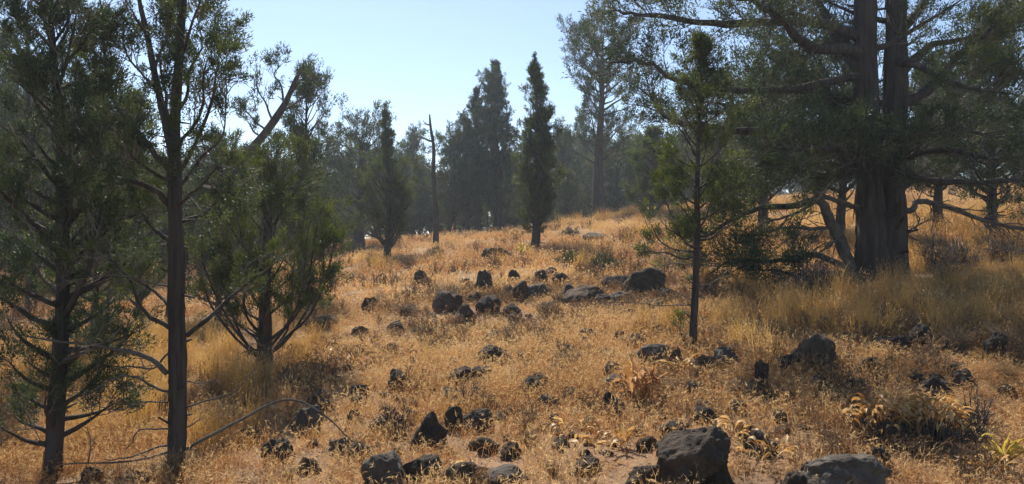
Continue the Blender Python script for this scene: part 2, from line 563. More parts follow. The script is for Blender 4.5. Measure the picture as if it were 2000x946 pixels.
def simple_tree(name, label, base, H, trunk_r, ts, rs, n, pitch, par, m, seed, group=None, t0=.1, lean=(0, 0), up=.5, jit=.25, flare=.3, furrow=.1, wob=.012, az=None):
    rng = np.random.default_rng(seed)
    base = np.array(base, float)
    rt = root(name, base, label, 'tree', group)
    P, r = trunk_path(base, H, trunk_r, rng, lean=lean, wob=wob)
    pf = pitch if callable(pitch) else (lambda t: pitch)
    lim = crown_limbs(P, r, lambda t: float(np.interp(t, ts, rs)), n, pf, par, rng, t0, up, az, jit)
    whole_crown('trunk', P, r, lim, par, rng, m, rt, base, 12, furrow, flare, seed)
    return rt


def hgt(b, py):
    return EYE + (473 - py) / FPX * b[1] - b[2]


# ---------------- the big double-stemmed juniper on the right
def big_tree():
    rng = np.random.default_rng(5)
    b = hit(1720, 548); d = b.y; org = np.array(b); k = d / FPX
    rt = root('juniper_tree', b, 'largest juniper with a thick forked black trunk and spreading boughs', 'tree')
    par = Par(sec_per_m=9, sec_len=.58, ter=5, ter_len=.28, tuft=.105, blades=60, L=.046, W=.0145, up=.25, keep=.95, tw=.010, s0=.2, gf=7.5, gap=-.55)

    def pl(pts):
        return [np.array(at(p[0], p[1], d + (p[2] if len(p) > 2 else 0))) for p in pts]
    # two fused stems, one trunk object each
    S1 = spline(pl([(1706, 572), (1702, 500), (1699, 420), (1697, 330), (1694, 200), (1690, 80), (1689, -20), (1684, -120), (1676, -210), (1672, -300)]), 44)
    r1 = np.interp(np.linspace(0, 1, 44), [0, .14, .36, .6, .82, 1], np.array([33, 29.5, 26, 22, 17, 5]) * k)
    S2 = spline(pl([(1744, 572, .1), (1743, 500, .08), (1743, 420, .06), (1744, 330, .05), (1748, 200, .05), (1750, 80, .06), (1752, -20, .1), (1762, -120, .3), (1772, -200, .3), (1776, -290, .3)]), 44)
    r2 = np.interp(np.linspace(0, 1, 44), [0, .14, .36, .6, .82, 1], np.array([31, 28, 24.5, 21, 16, 5]) * k)
    bark_obj('trunk', S1, r1, 44, rt, org, rough=.07, furrow=.26, flare=.18, seed=3)
    bark_obj('trunk', S2, r2, 44, rt, org, rough=.07, furrow=.26, flare=.18, seed=8)
    # explicit boughs (photo pixel, depth offset)
    live = [
        ([(1688, 75), (1600, 35, -.1), (1500, 38, -.2), (1400, 54, -.3), (1345, 57, -.3), (1285, 37, -.3), (1240, 22, -.2), (1195, 8, -.1)], .070, .012, .16),
        ([(1690, 150), (1600, 158, -.3), (1500, 165, -.5), (1400, 168, -.6), (1310, 158, -.6), (1270, 140, -.5), (1225, 122, -.4), (1185, 114, -.3)], .056, .010, .15),
        ([(1694, 265), (1580, 245, .3), (1480, 245, .6), (1380, 238, .8), (1310, 228, .9), (1275, 212, 1.0), (1240, 182, 1.1)], .08, .010, .2),
        ([(1690, 140), (1640, 62, .4), (1580, -20, .9), (1540, -110, 1.3)], .08, .015, .15),
        ([(1688, 110), (1620, 85, -.5), (1540, 55, -1.0), (1450, 10, -1.3), (1380, -30, -1.4)], .08, .012, .2),
        ([(1694, 200), (1620, 198, .6), (1520, 205, 1.2), (1430, 215, 1.7), (1350, 200, 2.0)], .07, .012, .2),
        ([(1697, 330), (1610, 335, -.4), (1520, 322, -.8), (1450, 335, -1.0), (1395, 352, -1.1)], .06, .010, .2),
        ([(1696, 300), (1640, 290, -.7), (1570, 285, -1.3), (1500, 290, -1.7)], .055, .010, .2),
        ([(1694, 245), (1610, 255, .8), (1530, 290, 1.4), (1460, 300, 1.9), (1400, 290, 2.2)], .06, .010, .2),
        ([(1750, 205), (1800, 180), (1845, 135, .1), (1885, 98, .2), (1920, 68, .2), (1975, 20, .3)], .075, .02, .55),
        ([(1752, 150), (1800, 112, .5), (1842, 84, .8), (1900, 62, 1.0), (1965, 50, 1.2), (2040, 40, 1.3)], .065, .012, .5),
        ([(1752, 60), (1800, 10, .3), (1860, -40, .5), (1930, -90, .6)], .07, .012, .15),
        ([(1746, 320), (1790, 338, .1), (1840, 348, .1), (1900, 358, .1), (2000, 362, .2), (2090, 366, .2)], .058, .020, .5),
        ([(1746, 270), (1800, 270, .4), (1860, 255, .7), (1930, 262, .9), (2010, 250, 1.1)], .055, .010, .2),
        ([(1746, 300), (1795, 300, -.5), (1850, 300, -.9), (1920, 305, -1.2), (1990, 310, -1.3)], .05, .010, .2),
        ([(1750, 120), (1790, 130, -.5), (1840, 150, -1.0), (1900, 170, -1.4), (1980, 185, -1.6)], .055, .010, .45),
        ([(1697, 360), (1690, 335, -.5), (1670, 312, -.8), (1640, 300, -1.1)], .045, .008, .3),
        ([(1744, 350), (1750, 325, -.45), (1775, 300, -.8), (1800, 290, -1.0)], .04, .008, .35),
        ([(1602, 386), (1540, 405), (1480, 416), (1425, 432, -.1), (1385, 452, -.1), (1345, 470, -.2)], .05, .012, .35),
        ([(1650, 520), (1600, 505), (1540, 502, -.1), (1480, 510, -.2), (1420, 515, -.3), (1385, 530, -.3)], .045, .010, .25),
        ([(1645, 535), (1590, 535, -.3), (1530, 535, -.5), (1470, 530, -.6)], .035, .008, .3),
    ]
    for q, (pts, a0, a1, s0) in enumerate(live):
        p = par
        if q in (18, 19, 20):
            p = par.but(sec_len=.42, ter_len=.22, keep=1, up=.2, sec_per_m=11, gap=-.5)
        if q in (12,):
            p = par.but(keep=.5, sec_len=.4, up=-.1)
        leaf_limb(rt, org, pl(pts), a0, a1, p, M_FOLD if q % 3 else M_FOL, rng, n=20, s0=s0)
    dead = [
        ([(1746, 412), (1785, 410), (1802, 398), (1850, 408), (1920, 430), (2000, 445), (2070, 462)], .045, .018),
        ([(1668, 548), (1645, 480), (1616, 425), (1592, 372), (1580, 330)], .085, .05),
        ([(1640, 446), (1590, 444), (1550, 446), (1510, 452), (1462, 455)], .028, .008),
        ([(1690, 412), (1645, 398), (1615, 384), (1600, 376)], .035, .025),
        ([(1660, 490), (1640, 470), (1600, 490, -.3), (1560, 495, -.4)], .022, .006),
        ([(1744, 460), (1780, 452), (1795, 430), (1790, 415)], .018, .006),
        ([(1600, 392), (1540, 420, .2), (1490, 440, .4), (1455, 470, .4)], .024, .006),
    ]
    dp = Par(sec_per_m=15, sec_len=.42, ter=3, ter_len=.22, tw=.009, up=-.15, s0=.08)
    for q, (pts, a0, a1) in enumerate(dead):
        leaf_limb(rt, org, pl(pts), a0, a1, dp if q != 1 else dp.but(sec_per_m=4), None, rng, n=22, live=False, name='dead_limb', sides=9)
    # the rest of the crown, above and behind
    pk = par.but(sec_len=.55, keep=.85, blades=44)
    for S, r_, az0 in ((S1, r1, 0), (S2, r2, 1)):
        lim = crown_limbs(S, r_, lambda t: float(np.interp(t, [.2, .4, .6, .8, 1], [1.5, 1.9, 2.0, 1.2, .3])), 24, lambda t: 8 + 30 * t, pk, rng, .25, .35,
                          az=lambda phi, t: not (math.sin(phi) < -.3 and t < .9))
        for P, rr, t in lim:
            segs, tc, td, tr = grow(P, pk, rng)
            L = bark_obj('limb', P, np.linspace(rr, .006, len(P)), 6, rt, org, segs, rough=.05)
            fol_obj('foliage', tc, td, tr, pk, L, org, rng, M_FOLD)
    return rt


big_tree()


# ---------------- the slim juniper with the bare lower trunk, left foreground
def left_tree():
    rng = np.random.default_rng(21)
    b = hit(345, 925); d = b.y; org = np.array(b); k = d / FPX
    rt = root('juniper_tree', b, 'foreground juniper with a long bare straight trunk and dead lower limbs', 'tree')
    par = Par(sec_per_m=17, sec_len=.24, ter=4, ter_len=.12, tuft=.046, blades=76, L=.022, W=.0075, up=.30, keep=.95, tw=.004, s0=.25, gap=-.30)

    def pl(pts):
        return [np.array(at(p[0], p[1], d + (p[2] if len(p) > 2 else 0))) for p in pts]
    S = spline(pl([(344, 965), (345, 880), (347, 800), (346, 650), (344, 500), (342, 400), (341, 300), (344, 200), (351, 90), (359, 0), (366, -110), (370, -220)]), 50)
    r = np.interp(np.linspace(0, 1, 50), [0, .1, .3, .5, .7, 1], np.array([19.5, 18, 17, 13, 9, 2]) * k)
    bark_obj('trunk', S, r, 32, rt, org, rough=.09, furrow=.24, flare=.15, seed=4)
    S2 = spline(pl([(340, 318), (322, 235), (303, 150, .05), (286, 60, .1), (272, 0, .1), (262, -90, .1), (256, -170, .1)]), 24)
    bark_obj('trunk', S2, np.linspace(9, 2, 24) * k, 12, rt, org, rough=.07, furrow=.1, seed=6)
    live = [
        ([(333, 330), (290, 295), (245, 225, .1), (215, 150, .2), (195, 70, .2), (188, 0, .2)], .022, .004),
        ([(334, 405), (285, 362, -.1), (215, 325, -.15), (180, 292, -.2), (150, 240, -.2)], .020, .004),
        ([(336, 470), (308, 462, .1), (285, 420, .2), (262, 372, .3), (235, 300, .3)], .016, .004),
        ([(340, 350), (300, 340, -.3), (255, 300, -.5), (225, 250, -.6)], .014, .003),
        ([(345, 345), (380, 290), (404, 215), (418, 160), (432, 98)], .015, .004),
        ([(345, 370), (390, 320, .1), (425, 270, .1), (443, 190, .1)], .013, .003),
        ([(343, 300), (372, 250, -.2), (395, 190, -.3), (405, 120, -.3)], .013, .003),
        ([(343, 260), (325, 200, -.2), (310, 130, -.3), (318, 60, -.3)], .012, .003),
        ([(345, 220), (372, 160, .2), (388, 90, .3), (392, 20, .3)], .012, .003),
        ([(347, 180), (335, 110, .3), (330, 40, .4), (325, -30, .4)], .011, .003),
        ([(350, 120), (376, 60, -.2), (385, 0, -.3), (395, -50, -.3)], .010, .003),
        ([(346, 400), (375, 380, -.2), (405, 350, -.35), (430, 330, -.45)], .014, .003),
        ([(345, 440), (385, 420, .2), (425, 390, .3), (452, 350, .4)], .013, .003),
        ([(312, 190), (280, 150, .1), (250, 90, .2), (240, 20, .2)], .010, .003),
        ([(300, 140), (320, 90, .1), (326, 30, .1), (320, -30, .1)], .009, .003),
        ([(288, 70), (262, 30, -.1), (235, -20, -.1)], .008, .003),
        ([(366, 655), (402, 625), (442, 590, .1), (500, 545, .2), (540, 505, .3)], .017, .004),
        ([(330, 640), (292, 612), (262, 570, -.1), (245, 545, -.1), (215, 500, -.15)], .015, .004),
        ([(330, 600), (292, 560, .15), (240, 540, .3), (190, 500, .4)], .012, .003),
    ]
    for q, (pts, a0, a1) in enumerate(live):
        p = par
        if q in (4, 5):
            p = par.but(s0=.45, keep=.95)
        if q in (11, 12):
            p = par.but(droop=.5, sec_len=.3)
        if q in (16, 17, 18):
            p = par.but(s0=.45, keep=.6, sec_len=.2)
        leaf_limb(rt, org, pl(pts), a0, a1, p, (M_FOLD, M_FOL, M_FOLY)[q % 3] if q > 15 else (M_FOLD if q % 2 else M_FOL), rng, n=16, sides=7)
    dead = [
        ([(328, 730), (290, 702), (215, 682, -.05), (160, 668, -.1), (110, 662, -.1), (40, 656, -.1)], .018, .004, 0),
        ([(328, 765), (290, 755), (268, 735, -.1), (232, 735, -.1), (170, 772, -.2)], .010, .003, 0),
        ([(328, 786), (270, 788), (228, 800), (160, 790, -.1)], .006, .002, 0),
        ([(328, 838), (285, 838), (264, 848), (260, 866)], .006, .003, 1),
        ([(330, 870), (290, 878), (250, 895, -.05), (215, 900, -.1)], .007, .003, 1),
        ([(330, 884), (280, 893), (205, 908, -.1), (125, 906, -.2)], .0085, .004, 1),
        ([(172, 906, -.15), (176, 870, -.15), (172, 838, -.15)], .005, .002, 1),
        ([(362, 796), (420, 780), (470, 752), (500, 722)], .006, .002, 1),
        ([(364, 835), (378, 828), (390, 820)], .006, .003, 1),
        ([(362, 878), (440, 832), (500, 798), (545, 784), (600, 792), (650, 824), (688, 864)], .010, .004, 1),
        ([(362, 745), (395, 748), (420, 742)], .005, .002, 1),
        ([(330, 690), (290, 720, .1), (240, 720, .2), (180, 735, .25)], .008, .003, 0),
        ([(330, 560), (270, 545, -.2), (200, 540, -.3), (120, 545, -.4)], .007, .002, 0),
    ]
    dp = Par(sec_per_m=16, sec_len=.2, ter=3, ter_len=.1, tw=.003, up=.1, s0=.15)
    for q, (pts, a0, a1, bare) in enumerate(dead):
        leaf_limb(rt, org, pl(pts), a0, a1, dp.but(sec_per_m=4, ter=1, sec_len=.1) if bare else dp, None, rng, n=18, sides=7, live=False, name='dead_limb')
    return rt


left_tree()

OPEN = lambda t: 18 + 35 * t
# ---------------- leafy juniper at the left edge of the frame
b = hit(100, 935); b = Vector(at(100, 955, b.y)); b.z = gz(b.x, b.y)
P_NEAR = Par(gap=-.22, sec_per_m=15, sec_len=.26, ter=4, ter_len=.13, tuft=.048, blades=62, L=.024, W=.008, up=.3, keep=.92, tw=.0045, s0=.2)
simple_tree('juniper_tree', 'dense dark juniper at the left edge, its trunk close to the frame', b, 3.7, .058,
            [0, .06, .14, .3, .6, 1], [.05, .30, .42, .48, .36, .05], 84, lambda t: 15 + 30 * t, P_NEAR, M_FOLD, 31, t0=.07, lean=(-.06, .05), flare=.2)

# ---------------- bushy juniper left of centre, limbs fanning from near the ground
b = hit(515, 722); k = b.y / FPX


def bushy():
    rng = np.random.default_rng(42)
    org = np.array(b); d = b.y
    rt = root('juniper_tree', b, 'bushy green juniper with curved limbs fanning up from near its base', 'tree')
    par = Par(sec_per_m=13, sec_len=.30, ter=4, ter_len=.15, tuft=.058, blades=54, L=.031, W=.0105, up=.35, keep=.92, tw=.005, s0=.22, gap=.06, gf=10.0)

    def pl(pts):
        return [np.array(at(p[0], p[1], d + (p[2] if len(p) > 2 else 0))) for p in pts]
    S = spline(pl([(515, 738), (517, 690), (518, 620), (520, 540), (522, 450), (525, 385), (528, 330)]), 26)
    bark_obj('trunk', S, np.interp(np.linspace(0, 1, 26), [0, .2, .5, 1], np.array([18, 14, 9, 2]) * k), 16, rt, org, rough=.08, furrow=.12, flare=.3, seed=12)
    fan = [(-1, .95, 0), (1, .95, 0), (-.7, .9, .5), (.75, .85, -.5), (-.5, .8, -.6), (.55, .9, .6), (-1, .7, .25), (1, .72, -.2), (.1, .7, -.8), (-.1, .7, .8), (-.85, 1, -.3), (.85, 1, .3)]
    for q, (sx, ln, dy) in enumerate(fan):
        y0 = 706 - 9 * (q % 5)
        W_ = 138 * ln
        pts = [(517, y0), (517 + sx * W_ * .35, y0 - 32, dy * .2), (517 + sx * W_ * .72, y0 - 85 - 20 * rng.random(), dy * .5),
               (517 + sx * W_ * .95, y0 - 160 - 50 * rng.random(), dy * .65), (517 + sx * W_ * 1.0, y0 - 225 - 60 * rng.random(), dy * .6)]
        leaf_limb(rt, org, pl(pts), .017, .004, par, M_FOLY if q % 2 else M_FOL, rng, n=14, sides=7)
    rr = np.linspace(14, 3, 26) * k
    lim = crown_limbs(S, rr, lambda t: float(np.interp(t, [.2, .4, .7, 1], [.35, .55, .46, .14])), 30, lambda t: 25 + 30 * t, par, rng, .22)
    for P, r_, t in lim:
        segs, tc, td, tr = grow(P, par.but(s0=.25), rng)
        L = bark_obj('limb', P, np.linspace(min(r_, .014), .003, len(P)), 6, rt, org, segs, rough=.05)
        fol_obj('foliage', tc, td, tr, par, L, org, rng, M_FOLY if t < .6 else M_FOL)


bushy()

# ---------------- young juniper in the right middle ground
b = hit(1353, 692)


def young():
    rng = np.random.default_rng(77)
    org = np.array(b); d = b.y; k = d / FPX
    rt = root('juniper_tree', b, 'young juniper with a thin bare lower trunk standing before the largest tree', 'tree')
    par = Par(sec_per_m=16, sec_len=.20, ter=4, ter_len=.11, tuft=.044, blades=54, L=.026, W=.009, up=.3, keep=.9, tw=.004, s0=.25, gap=.08)

    def pl(pts):
        return [np.array(at(p[0], p[1], d + (p[2] if len(p) > 2 else 0))) for p in pts]
    S = spline(pl([(1351, 715), (1354, 640), (1359, 540), (1361, 440), (1362, 340), (1365, 230), (1368, 140), (1372, 78)]), 36)
    r = np.interp(np.linspace(0, 1, 36), [0, .12, .5, 1], np.array([10.5, 8, 5.8, 1.0]) * k)
    bark_obj('trunk', S, r, 14, rt, org, rough=.08, furrow=.1, flare=.35, seed=14)
    lim = crown_limbs(S, r, lambda t: float(np.interp(t, [.36, .46, .62, .8, 1], [.40, .42, .32, .15, .02])), 50, lambda t: 12 + 40 * t, par, rng, .40)
    for P, r_, t in lim:
        Ll = float(np.linalg.norm(P[-1] - P[0]))
        segs, tc, td, tr = grow(P, par.but(sec_len=min(par.sec_len, .5 * Ll + .03), ter_len=min(par.ter_len, .3 * Ll + .03)), rng)
        L = bark_obj('limb', P, np.linspace(min(r_, .010), .0025, len(P)), 5, rt, org, segs, rough=.05)
        fol_obj('foliage', tc, td, tr, par, L, org, rng, M_FOLY if t < .6 else M_FOL)
    for pts in ([(1361, 492), (1330, 490), (1300, 478, .1), (1280, 455, .1), (1268, 440, .1)], [(1361, 500), (1330, 505, -.1), (1295, 495, -.2), (1270, 488, -.2)],
                [(1361, 470), (1395, 462, -.1), (1425, 440, -.1), (1440, 425, -.1)], [(1361, 440), (1320, 425, .1), (1300, 400, .2), (1290, 380, .2)],
                [(1361, 485), (1335, 470, -.3), (1310, 450, -.5), (1300, 430, -.5)]):
        leaf_limb(rt, org, pl(pts), .011, .003, par.but(sec_len=.17), M_FOL, rng, n=12, sides=6)
    leaf_limb(rt, org, pl([(1350, 690), (1335, 668, -.05), (1325, 640, -.05)]), .006, .003, par.but(s0=.2, sec_per_m=30, sec_len=.1, ter_len=.06), M_FOLY, rng, n=8, sides=5)
    dp = Par(sec_per_m=12, sec_len=.14, ter=2, ter_len=.08, tw=.0025, up=.1, s0=.3)
    for pts, a in (([(1355, 598), (1310, 594), (1270, 596), (1225, 594), (1170, 588)], .006), ([(1355, 590), (1325, 572), (1300, 562)], .0045),
                   ([(1352, 640), (1335, 622), (1315, 640), (1290, 650)], .004), ([(1358, 560), (1390, 552), (1420, 540)], .004), ([(1360, 520), (1330, 515), (1290, 520), (1262, 512)], .005)):
        leaf_limb(rt, org, pl(pts), a, .002, dp, None, rng, n=12, sides=5, live=False, name='dead_limb')


young()

# ---------------- middle-distance junipers, each with its own shape
PM = Par(gf=9.0, gap=-.05, sec_per_m=9, sec_len=.34, ter=4, ter_len=.17, tuft=.075, blades=36, L=.046, W=.017, up=.4, keep=.9, tw=.006, s0=.2)
CONE = lambda t: 48 + 18 * t


def mid(px, py, top, label, R, ts, rs, n, pitch, m, seed, par=PM, **kw):
    bb = hit(px, py) if not isinstance(py, float) else Vector((((px - 1000) / FPX) * py, py, gz(((px - 1000) / FPX) * py, py)))
    H = hgt(bb, top); kk = bb.y / FPX
    return simple_tree('juniper_tree', label, bb, H, R * kk, ts, [x * kk for x in rs], n, pitch, par, m, seed, **kw)


mid(1045, 488, 114, 'slender columnar juniper standing alone beside a yellow leafy plant', 9, [0, .08, .2, .4, .6, .8, 1], [8, 32, 50, 46, 29, 15, 1.5], 110, CONE, M_FOL, 101, t0=.06, par=PM.but(gap=-.25, sec_per_m=12, tuft=.06))
mid(973, 442, 126, 'tall cone shaped juniper left of the slender columnar one', 10, [0, .1, .3, .5, .7, .87, 1], [20, 58, 60, 50, 35, 16, 1.5], 80, CONE, M_FOLD, 102, t0=.08,
    par=PM.but(tuft=.085, L=.075, W=.026, sec_len=.45, ter_len=.24, sec_per_m=8, blades=34, gap=-.28))
mid(934, 444, 178, 'narrow juniper spire hugging the left side of a taller cone', 6, [0, .1, .4, .7, 1], [12, 38, 38, 22, 2], 54, CONE, M_FOLD, 103, t0=.08,
    par=PM.but(tuft=.085, L=.075, W=.026, sec_len=.4, ter_len=.2, sec_per_m=8, blades=34, gap=-.28))
mid(912, 446, 236, 'shortest of three stepped juniper spires left of the columnar tree', 5, [0, .1, .4, .7, 1], [12, 34, 34, 20, 2], 42, CONE, M_FOLD, 104, t0=.08,
    par=PM.but(tuft=.085, L=.075, W=.026, sec_len=.38, ter_len=.2, sec_per_m=8, blades=34, gap=-.28))
mid(1170, 414, 66, 'tall open crowned juniper with a bare black trunk on the crest', 13,
    [0, .25, .33, .4, .5, .62, .75, .88, .96, 1], [0, 0, 76, 66, 30, 90, 86, 72, 42, 14], 62, lambda t: 5 + 35 * t, M_FOLD, 105, t0=.30, jit=.35,
    par=PM.but(tuft=.12, L=.085, W=.027, sec_len=.6, ter_len=.30, sec_per_m=5.5, blades=32, gap=-.2, keep=.85, tw=.012, s0=.3), flare=.4)
mid(755, 503, 205, 'small juniper with a thin spindly top above a bushy skirt', 7, [0, .06, .18, .36, .5, .56, .7, .85, 1], [15, 62, 80, 66, 34, 9, 11, 8, 1], 96, lambda t: 30 + 25 * t, M_FOL, 106, t0=.06, jit=.3,
    par=PM.but(sec_len=.28))
mid(590, 13.5, 138, 'tall juniper with a drooping ragged crown behind the bushy one', 8, [0, .1, .3, .55, .75, .9, 1], [20, 46, 50, 46, 44, 26, 6], 62, lambda t: 25 + 30 * t, M_FOLD, 107, t0=.1, jit=.35,
    par=PM.but(sec_per_m=8, tuft=.08))
mid(700, 26.0, 262, 'broad rounded juniper behind the spindly topped small one', 11, [0, .12, .4, .7, .9, 1], [15, 60, 72, 66, 42, 14], 50, OPEN, M_FOLD, 108, t0=.12, jit=.3,
    par=PM.but(tuft=.12, L=.09, W=.03, sec_len=.6, ter_len=.3, sec_per_m=5, blades=24))
mid(884, 31.0, 275, 'rounded juniper just right of the dead snag', 9, [0, .1, .4, .7, .9, 1], [18, 46, 48, 40, 26, 10], 46, lambda t: 35 + 25 * t, M_FOLD, 109, t0=.08, jit=.3,
    par=PM.but(tuft=.11, L=.085, W=.028, sec_len=.5, ter_len=.26, sec_per_m=6, blades=24))
mid(182, 9.0, 28, 'tall juniper spire behind the left edge juniper', 8, [0, .1, .4, .7, .9, 1], [30, 78, 74, 50, 30, 8], 70, lambda t: 30 + 22 * t, M_FOL, 110, t0=.08,
    par=PM.but(sec_per_m=10, tuft=.065, L=.048, W=.014, blades=32))
mid(270, 12.5, 200, 'olive juniper seen past the bare trunk on its left', 7, [0, .1, .4, .7, 1], [30, 70, 66, 44, 8], 60, lambda t: 30 + 22 * t, M_FOLY, 111, t0=.08,
    par=PM.but(sec_per_m=9, tuft=.075))
mid(425, 12.0, 262, 'dark drooping juniper between the bare trunk and the bushy juniper', 7, [0, .1, .4, .7, 1], [25, 56, 56, 42, 8], 58, lambda t: 20 + 20 * t, M_FOLD, 112, t0=.08,
    par=PM.but(sec_per_m=9, tuft=.075, droop=.35))
mid(1935, 14.5, 95, 'dense juniper behind the largest tree near the right edge', 11, [0, .1, .14, .3, .6, .85, 1], [0, 0, 70, 95, 92, 55, 10], 66, OPEN, M_FOLD, 113, t0=.13,
    par=PM.but(sec_per_m=7, tuft=.10, L=.07, W=.021, sec_len=.5, ter_len=.25))
mid(1490, 17.0, 170, 'dense juniper behind the left boughs of the largest tree', 11, [0, .14, .3, .6, .85, 1], [0, 50, 95, 92, 55, 10], 56, OPEN, M_FOL, 114, t0=.16,
    par=PM.but(sec_per_m=6, tuft=.12, L=.08, W=.025, sec_len=.55, ter_len=.28))
mid(1640, 15.0, 105, 'dark juniper close behind the forked trunk of the largest tree, on its left', 10, [0, .16, .3, .6, .85, 1], [0, 40, 90, 88, 55, 10], 56, OPEN, M_FOLD, 117, t0=.2,
    par=PM.but(sec_per_m=6, tuft=.11, L=.075, W=.024, sec_len=.5, ter_len=.26))
mid(1830, 16.5, 150, 'dark juniper close behind the forked trunk of the largest tree, on its right', 10, [0, .2, .34, .6, .85, 1], [0, 40, 88, 84, 50, 10], 54, OPEN, M_FOLD, 118, t0=.24,
    par=PM.but(sec_per_m=6, tuft=.11, L=.075, W=.024, sec_len=.5, ter_len=.26))
mid(1272, 23.0, 268, 'compact green juniper on the crest beside the young juniper', 6, [0, .1, .4, .7, 1], [20, 42, 44, 32, 6], 44, lambda t: 35 + 25 * t, M_FOLY, 115, t0=.05,
    par=PM.but(tuft=.09, L=.075, W=.024, sec_per_m=7))
mid(60, 15.0, -60, 'tall airy juniper rising behind the left edge juniper', 10, [0, .1, .4, .7, .9, 1], [30, 90, 96, 80, 50, 12], 62, OPEN, M_FOLD, 116, t0=.1, jit=.35,
    par=PM.but(sec_per_m=6, tuft=.10, L=.065, W=.02, sec_len=.5, ter_len=.25))


# ---------------- leaning juniper
def leaner():
    rng = np.random.default_rng(61)
    d = 12.5
    bx = ((335 - 1000) / FPX) * d
    b_ = Vector((bx, d, gz(bx, d))); org = np.array(b_)
    rt = root('juniper_tree', b_, 'leaning juniper whose bluish trunk slants up right into the sky', 'tree')

    def pl(pts):
        return [np.array(at(p[0], p[1], d + (p[2] if len(p) > 2 else 0))) for p in pts]
    base = tuple(org - np.array([0, 0, .1]))
    S = spline([np.array(base)] + pl([(370, 430), (440, 345), (500, 282), (545, 222), (570, 175), (588, 132)]), 26)
    r = np.linspace(.115, .03, 26)
    bark_obj('trunk', S, r, 14, rt, org, rough=.08, furrow=.1, flare=.3, seed=17)
    par = PM.but(sec_per_m=11, sec_len=.3, tuft=.07, L=.055, W=.017)
    for pts in ([(522, 255), (500, 240), (482, 218), (470, 215)], [(535, 240), (520, 205), (505, 180), (498, 150)], [(555, 205), (548, 170), (535, 145), (550, 128)],
                [(545, 225), (575, 200, .2), (598, 190, .3), (606, 165, .3)], [(560, 190), (585, 160, -.2), (600, 150, -.3)], [(512, 268), (494, 256, .2), (484, 236, .3)]):
        leaf_limb(rt, org, pl(pts), .02, .005, par, M_FOLD, rng, n=10, sides=6)


leaner()


# ---------------- dead snag
def snag():
    rng = np.random.default_rng(66)
    d = 23.0; b_ = Vector((((851 - 1000) / FPX) * d, d, gz(((851 - 1000) / FPX) * d, d))); org = np.array(b_); k = d / FPX
    rt = root('dead_tree', b_, 'bare black snag with broken stub branches rising behind the slope', 'dead tree')

    def pl(pts):
        return [np.array(at(p[0], p[1], d + (p[2] if len(p) > 2 else 0))) for p in pts]
    S = spline(pl([(851, 486), (852, 420), (847, 350), (847, 290), (841, 248), (839, 224)]), 24)
    bark_obj('trunk', S, np.interp(np.linspace(0, 1, 24), [0, .3, .7, 1], np.array([6.2, 4.6, 3.0, 1.3]) * k), 12, rt, org, None, [M_BARK, M_DEAD], .1, .1, .2, 2)
    dp = Par(sec_per_m=3, sec_len=.18, ter=1, ter_len=.1, tw=.012, up=.1, s0=.3)
    for pts, a in (([(843, 276), (830, 272), (820, 267), (815, 268)], .035), ([(841, 244), (833, 243), (829, 240)], .03), ([(846, 300), (855, 290), (862, 275)], .02),
                   ([(847, 330), (832, 322), (815, 318)], .022), ([(848, 350), (862, 340), (872, 342)], .022), ([(849, 370), (830, 365), (812, 372)], .02)):
        leaf_limb(rt, org, pl(pts), a, .012, dp, None, rng, n=8, sides=6, live=False, name='broken_branch')


snag()

# ---------------- the far belt of junipers: six shapes, copied
PF = Par(gf=4.5, gap=-.15, sec_per_m=3.6, sec_len=.75, ter=4, ter_len=.4, tuft=.17, blades=18, L=.15, W=.050, up=.35, keep=.9, tw=.014, s0=.2)
PROTO = []
for q, (ts, rs, n, pt, m) in enumerate([
        ([0, .12, .4, .7, .9, 1], [1.1, 1.5, 1.6, 1.2, .8, .25], 56, OPEN, M_FOLD),
        ([0, .1, .35, .65, .9, 1], [1.0, 1.4, 1.3, .85, .4, .1], 60, lambda t: 40 + 20 * t, M_FOLD),
        ([0, .15, .45, .75, .92, 1], [.9, 1.6, 1.7, 1.45, 1.0, .35], 54, lambda t: 12 + 30 * t, M_FOL),
        ([0, .1, .3, .6, .85, 1], [1.1, 1.6, 1.35, .9, .5, .1], 58, CONE, M_FOL),
        ([0, .2, .3, .55, .8, 1], [0, .6, 1.3, 1.6, 1.2, .3], 40, lambda t: 10 + 30 * t, M_FOLD),
        ([0, .1, .4, .7, 1], [1.2, 1.7, 1.4, 1.0, .2], 56, lambda t: 30 + 20 * t, M_FOLY)]):
    PROTO.append(simple_tree('juniper_tree', 'far juniper in the dark belt along the crest', (0, 0, 0), 5.0, .14, ts, rs, n, pt, PF, m, 200 + q, group='junipers in the far belt', t0=.03, jit=.3))
